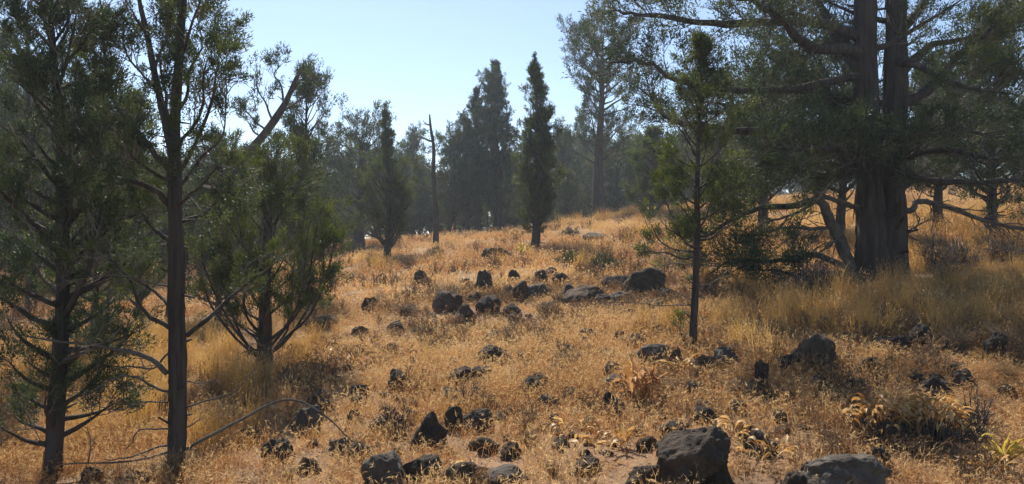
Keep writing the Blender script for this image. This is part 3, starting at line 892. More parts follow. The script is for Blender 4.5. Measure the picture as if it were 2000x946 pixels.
FAR = [
    (655, 325, 34, 0, 'far juniper just right of the drooping ragged one, left end of the far belt'),
    (618, 300, 27, 2, 'pale far juniper half hidden by the drooping ragged one'),
    (735, 300, 36, 1, 'narrow far juniper behind the bushy skirt of the small spindly one'),
    (802, 290, 40, 0, 'far juniper between the small spindly one and the dead snag'),
    (822, 335, 36, 3, 'low far juniper close against the left of the dead snag'),
    (905, 318, 33, 2, 'far juniper behind the shortest of the three stepped spires'),
    (935, 325, 36, 4, 'far juniper behind the narrow middle spire of the three'),
    (1000, 322, 36, 0, 'far juniper filling the gap between the cone shaped and columnar junipers'),
    (1022, 345, 33, 5, 'low far juniper at the left foot of the columnar juniper'),
    (1062, 305, 40, 2, 'far juniper just right of the columnar juniper'),
    (1098, 268, 38, 1, 'pointed far juniper left of the open crowned tree'),
    (1132, 300, 44, 0, 'far juniper directly left of the black trunk of the open crowned tree'),
    (1165, 318, 40, 4, 'far juniper behind the bare trunk of the open crowned tree'),
    (1208, 285, 38, 2, 'broad far juniper right of the open crowned tree'),
    (1240, 282, 40, 5, 'far juniper left of the compact green crest juniper'),
    (1296, 298, 37, 0, 'far juniper just right of the compact green crest juniper'),
    (1335, 270, 40, 3, 'far juniper behind the crown of the young juniper'),
    (1385, 262, 42, 2, 'far juniper right of the young juniper crown'),
    (1435, 245, 46, 0, 'far juniper between the young juniper and the left boughs of the largest'),
    (1545, 250, 45, 1, 'narrow far juniper behind the left boughs of the largest tree'),
    (1600, 262, 48, 4, 'far juniper seen above the leaning dead limb of the largest tree'),
    (1650, 245, 47, 2, 'far juniper close against the left of the largest trunk'),
    (1800, 250, 50, 0, 'far juniper close against the right of the largest trunk'),
    (1850, 262, 46, 5, 'far olive juniper above the bare low limb right of the largest trunk'),
    (1985, 215, 44, 2, 'far juniper on the right edge beyond the dense one'),
    (560, 335, 24, 3, 'juniper behind the top of the bushy juniper'),
    (505, 345, 27, 0, 'juniper behind the left half of the bushy juniper'),
    (480, 300, 30, 4, 'juniper below the slanting trunk of the leaning one'),
    (395, 325, 30, 2, 'far juniper just right of the long bare trunk'),
    (318, 320, 21, 3, 'far juniper just left of the long bare trunk'),
    (235, 290, 19, 0, 'juniper left of the olive one, seen between the two foreground trunks'),
    (150, 270, 21, 2, 'juniper seen low between the left edge juniper and the tall spire'),
    (105, 200, 24, 4, 'far juniper right behind the trunk of the left edge juniper'),
    (40, 240, 26, 0, 'far juniper left of the left edge juniper trunk'),
    (-20, 180, 20, 1, 'far juniper cut by the left edge of the frame'),
]
WOODS = [(1022, 345, 40, 3), (445, 340, 21, 5), (365, 345, 24, 1), (765, 340, 42, 2), (690, 335, 40, 4), (860, 345, 40, 1), (955, 350, 44, 2), (585, 340, 38, 0), (530, 330, 42, 2),
         (275, 320, 30, 4), (205, 310, 33, 1), (75, 320, 32, 2), (1110, 340, 34, 3), (1190, 345, 38, 0), (2060, 200, 40, 0), (2140, 180, 36, 4), (-110, 150, 18, 2)]
WOODS += [(640 + 47 * q + 13 * (q * 7 % 3), 345 + 9 * (q * 5 % 4), 50 + 3 * (q % 4), (1, 3, 5, 0)[q % 4]) for q in range(16)]
WOODS += [(20 + 58 * q, 350 + 9 * (q * 5 % 4), 44 + 3 * (q % 4), (3, 5, 0, 1)[q % 4]) for q in range(11)]
WOODS += [(30 + 37 * q + 11 * (q * 5 % 3), 408 - 12 * (q * 3 % 4), 34 + 2.5 * (q * 3 % 5), (0, 3, 5, 2)[q % 4]) for q in range(28)]
WOODS += [(1080 + 36 * q + 9 * (q * 5 % 3), 318 - 14 * (q * 3 % 4), 50 + 2.5 * (q * 3 % 5), (0, 3, 5, 2)[q % 4]) for q in range(28)]
rr = random.Random(9)
PLACED = set()


def far_place(px, top, d):
    x = (px - 1000) / FPX * d
    z = gz(x, d)
    s_ = max(.35, (EYE + (473 - top) / FPX * d - z) / 5.0)
    k_ = s_ ** .75 * rr.uniform(.8, 1.05)
    return (x, d, z), rr.random() * 6.28, (k_, k_, s_)


for (px, top, d, pi, lab) in FAR:
    src = PROTO[pi]
    if pi not in PLACED:
        o = src; PLACED.add(pi)
    else:
        o = src.copy(); SC.collection.objects.link(o)
        for ch in list(src.children):
            c = ch.copy(); SC.collection.objects.link(c); c.parent = o
    o['label'] = lab
    o.location, a_, o.scale = far_place(px, top, d)
    o.rotation_euler = (0, 0, a_)
W_PL = [far_place(*q[:3]) for q in WOODS]

# ------------------------------------------------------------------ rocks
_ico = {}


def ico(sub):
    if sub not in _ico:
        bm = bmesh.new(); bmesh.ops.create_icosphere(bm, subdivisions=sub, radius=1)
        _ico[sub] = (np.array([v.co[:] for v in bm.verts]), np.array([[v.index for v in f.verts] for f in bm.faces]))
        bm.free()
    return _ico[sub]


ROCKS = []          # footprints: x, y, rx, ry


def rock_mesh(w_, d_, h_, style, seed, sub):
    v, f = ico(sub); rng = np.random.default_rng(seed)
    p = v.copy()
    e = {'block': 3.6, 'slab': 3.2, 'round': 2.4, 'peak': 2.4, 'upright': 3.2}[style]
    p = p / (np.sum(np.abs(p) ** e, 1, keepdims=True) ** (1 / e))
    for _ in range({'round': 9, 'peak': 10}.get(style, 13)):
        n = unit(rng.normal(size=3)); off = rng.uniform(.62, .98)
        t = p @ n - off
        p = p - np.where(t > 0, t, 0)[:, None] * n * .92
    if style == 'peak':
        z = np.clip((p[:, 2] + 1) / 2, 0, 1)
        p[:, :2] *= (1.05 - .88 * z ** .9)[:, None]; p[:, 0] += .15 * z
    a = rng.random() * 6.28
    R = np.array([[math.cos(a), -math.sin(a), 0], [math.sin(a), math.cos(a), 0], [0, 0, 1]])
    t = rng.normal() * .15
    R = np.array([[math.cos(t), 0, -math.sin(t)], [0, 1, 0], [math.sin(t), 0, math.cos(t)]]) @ R
    p = p @ R.T
    rg = 1 - np.abs(noise3(p, 4.2, seed + 3, 3)) * 1.6
    p = p * (1 + .17 * noise3(p, 2.2, seed + 1, 2) + .10 * rg + .075 * noise3(p, 8, seed + 2, 3) + .03 * noise3(p, 26, seed + 4, 2))[:, None]
    p[:, 2] += .10 * noise3(p * np.array([1, 1, .2]), 3.4, seed + 6, 2)
    if style != 'upright':
        p[:, 2] = p[:, 2] - .35 * np.clip(np.hypot(p[:, 0], p[:, 1]) - .55, 0, 1)
    p = (p - p.min(0)) / (p.max(0) - p.min(0)) - np.array([.5, .5, 0])
    return build_mesh('rock', p * np.array([w_, d_, h_]), [f], M_ROCK)


def fullest(style, lo, hi):
    """The seed whose outline fills its box best: a squat, flat topped stone."""
    best = (0, lo)
    for sd in range(lo, hi):
        me = rock_mesh(1, .85, 1, style, sd, 3)
        c = np.array([v.co[:] for v in me.vertices]); bpy.data.meshes.remove(me)
        b_ = np.clip(((c[:, 0] + .5) * 12).astype(int), 0, 11)
        f = np.mean([c[b_ == q, 2].max() if (b_ == q).any() else 0 for q in range(12)])
        best = max(best, (f, sd))
    return best[1]


def rock(px, py, w_, h_, style, label, pale=False, deep=.85, seed=None, name='rock'):
    b = hit(px, py) if py < 940 else Vector(at(px, py, hit(px, 938).y - (py - 938) * .006))
    k = b.y / FPX
    W_, H_ = w_ * k * 1.14, h_ * k
    sd = seed if seed is not None else int(px * 7 + py)
    if w_ >= 140:
        sd = fullest(style, 0, 30)
    near = b.y < 9
    dd = W_ * deep
    y = b.y + dd * .45
    z = gz(b.x, b.y)
    H_ = H_ * 1.0 + .025
    sink = .06 + .05 * H_
    me = rock_mesh(W_, dd, H_ + sink, style, sd, 6 if w_ > 130 else (5 if near else 4))
    if pale:
        me.materials[0] = M_ROCKP
    o = link(name, me, None, (b.x, y, min(z, gz(b.x, y)) - sink))
    tag(o, label, 'rock', 'dark lava rocks scattered over the slope')
    ROCKS.append((b.x, y, W_ * .5, dd * .5, H_))
    return o


RL = [
    (944, 574, 34, 44, 'upright', 'upright black rock standing alone at the left of the middle rock cluster', 0),
    (872, 612, 56, 42, 'round', 'grass capped dark mound of rock at the left end of the middle cluster', 0),
    (905, 640, 44, 42, 'block', 'black cracked block at the lowest left corner of the middle cluster', 0),
    (953, 615, 46, 34, 'block', 'dark block between the lowest cracked one and the tall black one', 0),
    (1012, 592, 34, 40, 'upright', 'tall black rock in the centre of the middle cluster', 0),
    (1002, 556, 24, 26, 'block', 'small dark rock just behind the tall black rock', 0),
    (1046, 588, 54, 30, 'round', 'grey topped boulder touching the right side of the tall black rock', 1),
    (1056, 560, 26, 30, 'block', 'small dark rock behind the grey topped boulder', 0),
    (1140, 602, 78, 40, 'block', 'wide dark boulder with a pale slanting face on its left', 0),
    (1112, 585, 30, 28, 'slab', 'pale tilted slab leaning against the wide dark boulder', 1),
    (1262, 576, 76, 50, 'round', 'large smooth humped black boulder left of the young juniper', 0),
    (1205, 566, 54, 24, 'round', 'grassy low rock behind and left of the humped boulder', 0),
    (1216, 598, 64, 24, 'round', 'low stony rubble mound in front of the humped boulder', 1),
    (1282, 618, 52, 28, 'block', 'dark low rock under the dead branch of the young juniper', 0),
    (970, 512, 56, 26, 'round', 'low dark rock on the crest left of the yellow plant', 0),
    (968, 716, 70, 32, 'block', 'dark lichen rock at the upper right of the slanting rock row', 0),
    (900, 764, 74, 38, 'block', 'long dark rock at the lower left of the slanting rock row', 0),
    (936, 748, 46, 24, 'block', 'dark flat rock in the middle of the slanting rock row', 0),
    (838, 690, 32, 20, 'peak', 'little dark pointed stone alone in open cheatgrass', 0),
    (780, 766, 54, 36, 'block', 'dark rock with straw over it left of the slanting rock row', 0),
    (832, 882, 68, 66, 'peak', 'dark pyramid shaped rock with a sharp tip', 0),
    (932, 846, 62, 36, 'block', 'dark rough rock right of the pyramid shaped rock', 0),
    (886, 842, 36, 40, 'block', 'dark narrow rock squeezed beside the pyramid shaped rock', 0),
    (594, 850, 60, 48, 'slab', 'curved grey slab under the arching dead branch', 1),
    (534, 905, 62, 34, 'block', 'dark squat rock right of the bare trunk', 0),
    (660, 892, 42, 26, 'round', 'small grey rock at the drooping end of the arching branch', 1),
    (748, 958, 84, 52, 'block', 'pale faced block at the bottom edge below the pyramid rock', 1),
    (828, 950, 84, 40, 'block', 'dark rock at the bottom edge right of the pale faced block', 0),
    (908, 966, 92, 40, 'round', 'dark round rock cut by the bottom edge, left of a flat grey one', 0),
    (985, 962, 96, 26, 'slab', 'flat grey rock cut by the bottom edge', 1),
    (622, 648, 60, 26, 'round', 'dark low rock added for the shadow at the right skirt of the bushy juniper', 0),  # stone added to stand for the dark shadow below the bushy juniper
    (1366, 968, 142, 108, 'block', 'biggest black boulder in the foreground, flat topped', 0),
    (1404, 962, 66, 62, 'block', 'dark shoulder block leaning on the right of the biggest boulder', 0),
    (1262, 958, 66, 34, 'block', 'low dark rock tucked against the left of the biggest boulder', 0),
    (1036, 780, 52, 34, 'block', 'dark angular rock in the grass below the slanting row', 0),
    (1072, 808, 44, 28, 'round', 'grey low stone just below the dark angular rock', 1),
    (1196, 818, 50, 42, 'block', 'dark chunky rock below the flat pale ledge stone', 0),
    (1208, 768, 76, 24, 'slab', 'flat pale ledge stone left of the upright straw plant', 1),
    (1284, 718, 74, 38, 'block', 'lichen grey rock beside the foot of the young juniper', 1),
    (1320, 722, 34, 36, 'upright', 'dark rock wedged between the lichen rock and young trunk', 0),
    (1425, 726, 54, 40, 'round', 'grey rounded rock right of the young juniper trunk', 1),
    (1490, 770, 28, 60, 'upright', 'narrow upright dark rock right of the grey rounded one', 0),
    (1384, 732, 52, 30, 'block', 'dark tumbled rock at the right foot of the young juniper', 0),
    (1358, 776, 44, 24, 'block', 'small dark rock in straw below the young juniper', 0),
    (1600, 728, 84, 66, 'block', 'angled boulder with a sunlit flat top near tall golden grass', 0),
    (1612, 768, 42, 32, 'block', 'small dark rock below the angled boulder', 0),
    (1758, 694, 84, 30, 'round', 'low dark rock in front of the largest tree', 0),
    (1806, 680, 50, 40, 'block', 'dark rock with straw in front right of the largest tree', 0),
    (1952, 708, 44, 52, 'upright', 'black shaded rock in the dark grass near the right edge', 0),
    (1842, 784, 74, 38, 'round', 'dark humped rock just behind the right dried leaf mound', 0),
    (1670, 972, 164, 60, 'round', 'broad lichen covered boulder at the bottom right', 1),
    (1728, 922, 54, 34, 'block', 'dark knob of rock behind the broad lichen boulder', 0),
    (1496, 896, 62, 40, 'block', 'dark rock behind straw leaves right of the biggest boulder', 0),
    (1560, 958, 44, 22, 'block', 'small dark stone left of the broad lichen boulder', 0),
    (745, 558, 26, 22, 'block', 'tiny dark rock below the small spindly topped juniper', 0),
    (822, 556, 32, 26, 'block', 'small mossy dark rock on the upper slope left of the cluster', 0),
    (720, 612, 30, 28, 'upright', 'small dark upright stone on the left slope', 0),
    (166, 952, 44, 20, 'round', 'low stone at the bottom left between the two foreground trunks', 0),
    (616, 792, 38, 24, 'block', 'small grey stone just above the arching branch', 1),
    (1168, 470, 54, 14, 'slab', 'flat dark rock on the crest below the open crowned juniper', 0),
    (1592, 580, 90, 44, 'block', 'black shaded rock at the left foot of the largest tree', 0),
    (690, 826, 30, 16, 'block', 'small stone in the grass left of the twiggy dead shrub', 0),
    (1075, 545, 30, 20, 'block', 'dark low rock above the grey topped boulder'),
    (988, 585, 34, 26, 'block', 'black jagged rock left against the tall black one'),
    (925, 596, 30, 22, 'block', 'small black rock under the lone upright one'),
    (1098, 560, 36, 24, 'block', 'rough dark rock uphill of the pale tilted slab'),
    (1180, 604, 40, 24, 'round', 'dark rubble stone right against the wide dark boulder'),
    (1310, 590, 40, 22, 'block', 'low dark rock right of the large humped boulder'),
    (1236, 628, 44, 20, 'round', 'low brown stone downhill of the rubble mound'),
    (1000, 620, 36, 22, 'round', 'low dark stone just below the tall black one'),
    (1150, 668, 40, 20, 'round', 'low brown stone in open grass below the wide dark boulder'),
    (1250, 680, 44, 22, 'block', 'small dark rock uphill of the lichen grey one'),
    (960, 800, 44, 22, 'block', 'low dark stone uphill of the rock right of the pyramid'),
    (1000, 900, 44, 24, 'round', 'low brown stone above the flat grey one at the bottom edge'),
    (700, 780, 40, 20, 'round', 'half buried brown stone downhill of the orange leaf patch'),
    (700, 660, 34, 18, 'round', 'half buried stone in open grass right of the bushy juniper skirt'),
    (770, 650, 36, 18, 'block', 'low dark stone uphill of the rusty leaf patch'),
    (1120, 790, 46, 24, 'block', 'dark stone left of the chunky rock below the ledge'),
    (1150, 930, 50, 24, 'round', 'low brown stone left of the flattened tan leaves'),
    (1660, 800, 54, 26, 'round', 'low dark stone uphill of the left straw mound'),
    (1550, 730, 50, 28, 'block', 'low grey rock left against the angled boulder'),
    (1700, 730, 56, 24, 'round', 'low rock in straw right of the angled boulder'),
    (1900, 760, 50, 28, 'block', 'dark low rock right of the dark humped rock'),
    (480, 870, 44, 26, 'block', 'small dark rock between the long bare trunk and the squat rock'),
    (700, 905, 46, 28, 'block', 'dark low rock just uphill of the pale faced block'),
    (600, 930, 46, 24, 'round', 'low dark stone at the bottom left of centre'),
    (1135, 742, 30, 16, 'block', 'small half buried stone in open straw below the middle cluster', 0),
]
for (px, py, w_, h_, st, lab, *pale) in RL:
    rock(px, py, w_, h_, st, lab, bool(pale and pale[0]), deep=.6 if st in ('upright',) else .85)

# the small stones strewn between them
rs = np.random.default_rng(404)
STONE = [rock_mesh(1, .85, .75, ('block', 'round', 'slab', 'block')[q % 4], 700 + q, 3) for q in range(8)]
RUB = [[], [], []]
while len(RUB[0]) < 250:
    cx, cy, sp = ((1060, 590, 170), (1330, 740, 200), (930, 730, 180), (860, 850, 220), (1650, 760, 200), (1200, 860, 210))[len(RUB[0]) % 6]
    px, py = rs.normal(cx, sp), rs.normal(cy, 60)
    if not (600 < px < 1990 and 525 < py < 890):
        continue
    b = hit(px, py); k = rs.uniform(.07, .17) * (.75 + .035 * b.y)
    if any(((b.x - q[0]) / (q[2] + k)) ** 2 + ((b.y - q[1]) / (q[3] + k)) ** 2 < 1 for q in ROCKS):
        continue
    RUB[0].append((b.x, b.y, b.z - .01 - k * .22))
    RUB[1].append((rs.normal() * .2, rs.normal() * .2, rs.random() * 6.28))
    RUB[2].append((k * rs.uniform(.9, 1.5), k * rs.uniform(.9, 1.3), k * rs.uniform(.8, 1.5)))
    ROCKS.append((b.x, b.y, k * .5, k * .45, k))

# ------------------------------------------------------------------ dried broad-leaved plants
_leafm = {}
PLANTS = []        # footprints of the leaf mounds


def broad_leaf(kind, v):
    """One dry leaf on its stalk, about 1 m long before scaling; droops, stands or lies by kind."""
    key = (kind, v)
    if key in _leafm:
        return _leafm[key]
    rng = np.random.default_rng(v * 31 + len(kind))
    n = 9
    t = np.linspace(0, 1, n)
    if kind == 'droop':
        a0, a1 = math.radians(rng.uniform(62, 88)), math.radians(rng.uniform(-95, -40))
        ang = a0 + (a1 - a0) * t ** 1.15
    elif kind == 'up':
        a0, a1 = math.radians(rng.uniform(72, 90)), math.radians(rng.uniform(10, 70))
        ang = a0 + (a1 - a0) * t ** 2
    else:
        a0, a1 = math.radians(rng.uniform(15, 50)), math.radians(rng.uniform(-50, 5))
        ang = a0 + (a1 - a0) * t
    step = 1 / (n - 1)
    x = np.concatenate([[0], np.cumsum(np.cos(ang[:-1]) * step)]); z = np.concatenate([[0], np.cumsum(np.sin(ang[:-1]) * step)])
    yb = .12 * np.sin(t * 3 + rng.random() * 6) * t
    wd = np.interp(t, [0, .28, .4, .62, .85, 1], [.012, .014, .08, .11, .06, .004]) * rng.uniform(.75, 1.25)
    curl = rng.uniform(.2, 1.1); tw = rng.uniform(-1.2, 1.2) * t
    V = []
    for q in range(n):
        nx_, nz_ = -math.sin(ang[q]), math.cos(ang[q])
        for s in (-1, 0, 1):
            cy, cz = s * wd[q] * math.cos(tw[q]), abs(s) * wd[q] * curl + s * wd[q] * math.sin(tw[q])
            cz += .02 * math.sin(q * 2.3 + s * 2 + v)
            V.append((x[q] + nx_ * cz, yb[q] + cy, z[q] + nz_ * cz))
    F = []
    for q in range(n - 1):
        for s in (0, 1):
            F.append([q * 3 + s, q * 3 + s + 1, q * 3 + s + 4, q * 3 + s + 3])
    me = build_mesh('leaf', V, [np.array(F)], M_DLEAF)
    _leafm[key] = me
    return me


def leaf_plant(px, py, w_, h_, n, kinds, label, m=None, name='dry_leaf_plant', cat='plant', stalks=0):
    b = hit(px, min(py, 938)); k = b.y / FPX
    rng = np.random.default_rng(int(px * 3 + py))
    r = root(name, b, label, cat, 'withered broad leaved plants')
    W_, H_ = w_ * k, h_ * k
    LS = max(.095, min(.15, .023 * b.y))
    if n > 20:
        PLANTS.append((b.x, b.y, W_ * .5, W_ * .42))
    for q in range(n):
        kd = kinds[q % len(kinds)]
        me = broad_leaf(kd, q % 6)
        key = (kd, q % 6, m.name if m else '')
        if m:
            if key not in _leafm:
                c = me.copy(); c.materials[0] = m; _leafm[key] = c
            me = _leafm[key]
        o = link('leaf', me, r)
        a = rng.random() * 6.283
        if kd == 'droop':                       # a leaf hung over the dome of the plant
            rho = math.sqrt(rng.random()) * .92
            o.location = (rho * math.cos(a) * W_ * .48, rho * math.sin(a) * W_ * .40, H_ * (math.sqrt(1 - rho * rho) * rng.uniform(.72, 1.0) - .12))
            s = LS * rng.uniform(.7, 1.35)
        elif kd == 'up':
            rad = W_ * .22 * math.sqrt(rng.random())
            o.location = (rad * math.cos(a), rad * math.sin(a) * .8, -.01)
            s = H_ / .85 * rng.uniform(.6, 1.1)
        else:
            rad = W_ * .45 * math.sqrt(rng.random())
            o.location = (rad * math.cos(a), rad * math.sin(a) * .8, rng.uniform(.02, .10))
            s = LS * rng.uniform(.7, 1.3)
        o.rotation_euler = (rng.normal() * .3, rng.normal() * .3, a + rng.normal() * .8)
        o.scale = (s, s * rng.uniform(.7, 1.2) * (.5 if kd == 'up' else 1), s)
    if stalks:
        P0 = rng.normal(size=(stalks, 3)) * np.array([W_ * .2, W_ * .15, 0]); P0[:, 2] = -.02
        P1 = P0 * 1.6 + np.stack([rng.normal(size=stalks) * W_ * .12, rng.normal(size=stalks) * W_ * .1, H_ * rng.uniform(.4, .85, stalks)], 1)
        V, F = twigs(P0, P1, .0045, .0025)
        link('stalks', build_mesh('stalks', V, [F], M_DEAD), r)
    return r


leaf_plant(1712, 856, 96, 84, 105, ['droop'], 'rounded mound of drooping straw coloured leaves, left of its pair', stalks=150)
leaf_plant(1828, 862, 118, 80, 125, ['droop'], 'wider mound of curled straw leaves, right of its pair', stalks=170)
leaf_plant(1246, 792, 64, 84, 60, ['up', 'droop', 'droop'], 'upright orange straw plant below the young juniper', M_RLEAF, stalks=16)
leaf_plant(1232, 770, 40, 62, 9, ['up', 'droop'], 'pale arching leaves rising behind the upright orange plant')
leaf_plant(1130, 852, 70, 34, 16, ['flat', 'droop'], 'sparse pale curled leaves flattened left of centre foreground grass')
leaf_plant(1172, 892, 90, 46, 26, ['droop', 'flat'], 'flattened tan leaf patch left of the biggest boulder')
leaf_plant(1216, 876, 60, 48, 22, ['droop', 'flat', 'up'], 'tan leaves standing just left of the biggest boulder')
leaf_plant(1434, 872, 76, 50, 28, ['droop', 'flat'], 'bright straw leaves right behind the biggest boulder')
leaf_plant(1500, 905, 90, 40, 26, ['flat', 'droop'], 'straw leaves lying over the dark rock right of the biggest boulder')
leaf_plant(1950, 918, 34, 62, 26, ['up', 'droop', 'up'], 'upright yellow green leaves in the bottom right corner', M_YLEAF)
leaf_plant(1935, 938, 74, 48, 20, ['droop', 'flat'], 'curled pale leaves at the foot of the yellow green leaves')
leaf_plant(1022, 504, 46, 26, 24, ['up', 'droop'], 'bright yellow plant at the foot of the slender columnar juniper', M_YLEAF)
leaf_plant(905, 920, 50, 34, 9, ['up', 'flat'], 'few pale leaves standing in the bottom centre grass')
leaf_plant(692, 728, 58, 26, 24, ['flat', 'droop'], 'orange leaf patch in open grass right of the bushy juniper', M_RLEAF)
leaf_plant(730, 696, 50, 20, 16, ['flat'], 'thin rusty leaf patch uphill of the orange one', M_RLEAF)
leaf_plant(636, 694, 40, 16, 10, ['flat'], 'few pale leaves in grass nearest the bushy juniper')
leaf_plant(818, 712, 46, 18, 14, ['flat', 'droop'], 'rusty leaf patch below the little pointed stone', M_RLEAF)
leaf_plant(1330, 738, 34, 26, 12, ['flat', 'droop'], 'small pale leaf tuft in front of the young juniper trunk')


# ------------------------------------------------------------------ dead shrubs, sage and old grass tufts
def shrub(px, py, w_, h_, n, label, name='dead_shrub', cat='shrub', fol=None, m=None, spread=.55, group='small dead shrubs'):
    b = hit(px, min(py, 938)); k = b.y / FPX; rng = np.random.default_rng(int(px + 9 * py)); W_, H_ = w_ * k, h_ * k
    r = root(name, b, label, cat, group)
    P0 = rng.normal(size=(n, 3)) * np.array([W_ * .10, W_ * .08, 0]); P0[:, 2] = -.02
    a = rng.random(n) * 6.283; e = rng.random(n) ** .7
    D = np.stack([np.cos(a) * e * W_ * .5, np.sin(a) * e * W_ * .4, H_ * (1.05 - .65 * e) * rng.uniform(.6, 1.05, n)], 1)
    Mi = P0 + D * .5 + rng.normal(size=(n, 3)) * H_ * .05 + np.array([0, 0, .08 * H_]); E = P0 + D
    A, B, ra, rb = [P0, Mi], [Mi, E], [np.full(n, .006), np.full(n, .0038)], [np.full(n, .0038), np.full(n, .002)]
    for kk in range(4):
        f = rng.random((n, 1)); o = Mi + (E - Mi) * f
        d = unit(D) * .5 + unit(rng.normal(size=(n, 3))) * .8
        A.append(o); B.append(o + d * H_ * rng.uniform(.10, .28, (n, 1))); ra.append(np.full(n, .0026)); rb.append(np.full(n, .0014))
    V, F = twigs(np.concatenate(A), np.concatenate(B), np.concatenate(ra), np.concatenate(rb))
    link('stems', build_mesh('stems', V, [F], m or M_DEAD), r)
    if fol:
        tc = np.concatenate(B[1:]); td = unit(tc - np.array([0, 0, -.1]))
        Vf, Ff, t = leaves(tc, td, .025 * max(1, b.y / 9), 9, .022 * max(1, b.y / 9), .008 * max(1, b.y / 9), rng)
        link('foliage', build_mesh('foliage', Vf, [Ff], fol, tint=t, smooth=False), r)
    return r


shrub(775, 846, 76, 74, 46, 'bare twiggy grey shrub left of the pyramid rock')
shrub(716, 862, 44, 30, 18, 'tiny bare shrub between arching branch and twiggy grey shrub')
shrub(905, 800, 90, 78, 22, 'spindly leaning dead twigs behind the pyramid rock')
shrub(1905, 850, 96, 96, 40, 'dead twiggy shrub right of the straw leaf mounds')
shrub(1875, 528, 130, 70, 130, 'tangled dead brush heap right of the largest trunk')
shrub(1955, 512, 120, 70, 90, 'dead brush at the right edge beyond the largest tree')
PLANTS.append((hit(1625, 566).x, hit(1625, 566).y, .75, .45))
PLANTS.append((hit(1840, 540).x, hit(1840, 540).y, .6, .35))
shrub(1610, 580, 170, 92, 240, 'low dead brush under the left boughs of the largest tree')
shrub(1822, 530, 70, 110, 60, 'upright dead brush just right of the largest trunk')
shrub(1180, 530, 86, 36, 60, 'dark low bush added for tree shadow on the crest behind the middle rock cluster', 'sagebrush', 'shrub', M_FOLD, None, group='sage bushes')  # dark foliage added to stand for the columnar juniper's shadow
shrub(1118, 520, 64, 30, 46, 'dark bush added for tree shadow left of another on the crest by the columnar juniper', 'sagebrush', 'shrub', M_FOLD, None, group='sage bushes')  # second dark bush added along the same tree shadow
shrub(852, 506, 38, 26, 30, 'grey sage on the crest below the dead snag', 'sagebrush', 'shrub', M_SAGE, None, group='sage bushes')
shrub(686, 500, 44, 34, 34, 'grey sage on the crest left of the small spindly juniper', 'sagebrush', 'shrub', M_SAGE, None, group='sage bushes')
shrub(645, 510, 40, 50, 30, 'tall pale dead stalks on the crest behind the bushy juniper')
shrub(1115, 466, 36, 22, 26, 'small grey sage on the crest left of the open crowned juniper', 'sagebrush', 'shrub', M_SAGE, None, group='sage bushes')
shrub(1290, 660, 60, 40, 26, 'grey dead weeds left of the young juniper trunk')
shrub(1700, 905, 40, 50, 16, 'thin dead weed stalks in front of the left straw mound')
shrub(1465, 770, 80, 40, 40, 'low grey weeds beside the narrow upright rock')
shrub(560, 745, 70, 40, 60, 'dark dead litter brush under the bushy juniper')
shrub(300, 945, 120, 40, 60, 'dead brush round the foot of the long bare trunk')


def tuft_mesh(v, n=130):
    rng = np.random.default_rng(500 + v)
    a = rng.random(n) * 6.283; e = rng.random(n) ** .6 * .62
    base = np.stack([rng.normal(size=n) * .10, rng.normal(size=n) * .10, np.full(n, -.04)], 1)
    L = rng.uniform(.55, 1.1, n)
    d = np.stack([np.cos(a) * np.sin(e), np.sin(a) * np.sin(e), np.cos(e)], 1)
    mid_ = base + d * (L * .55)[:, None]
    d2 = d + np.stack([np.cos(a) * .45, np.sin(a) * .45, -.35 * np.ones(n)], 1) * rng.uniform(.3, 1.2, (n, 1))
    end = mid_ + unit(d2) * (L * .45)[:, None]
    s = unit(np.cross(d, rng.normal(size=(n, 3))))
    w0 = .013
    V = np.stack([base - s * w0, base + s * w0, mid_ + s * w0 * .8, mid_ - s * w0 * .8, end], 1).reshape(-1, 3)
    b = (np.arange(n) * 5)[:, None]
    return build_mesh('blades', V, [b + np.array([[0, 1, 2, 3]]), b + np.array([[3, 2, 4]])], M_OLDG, smooth=False)


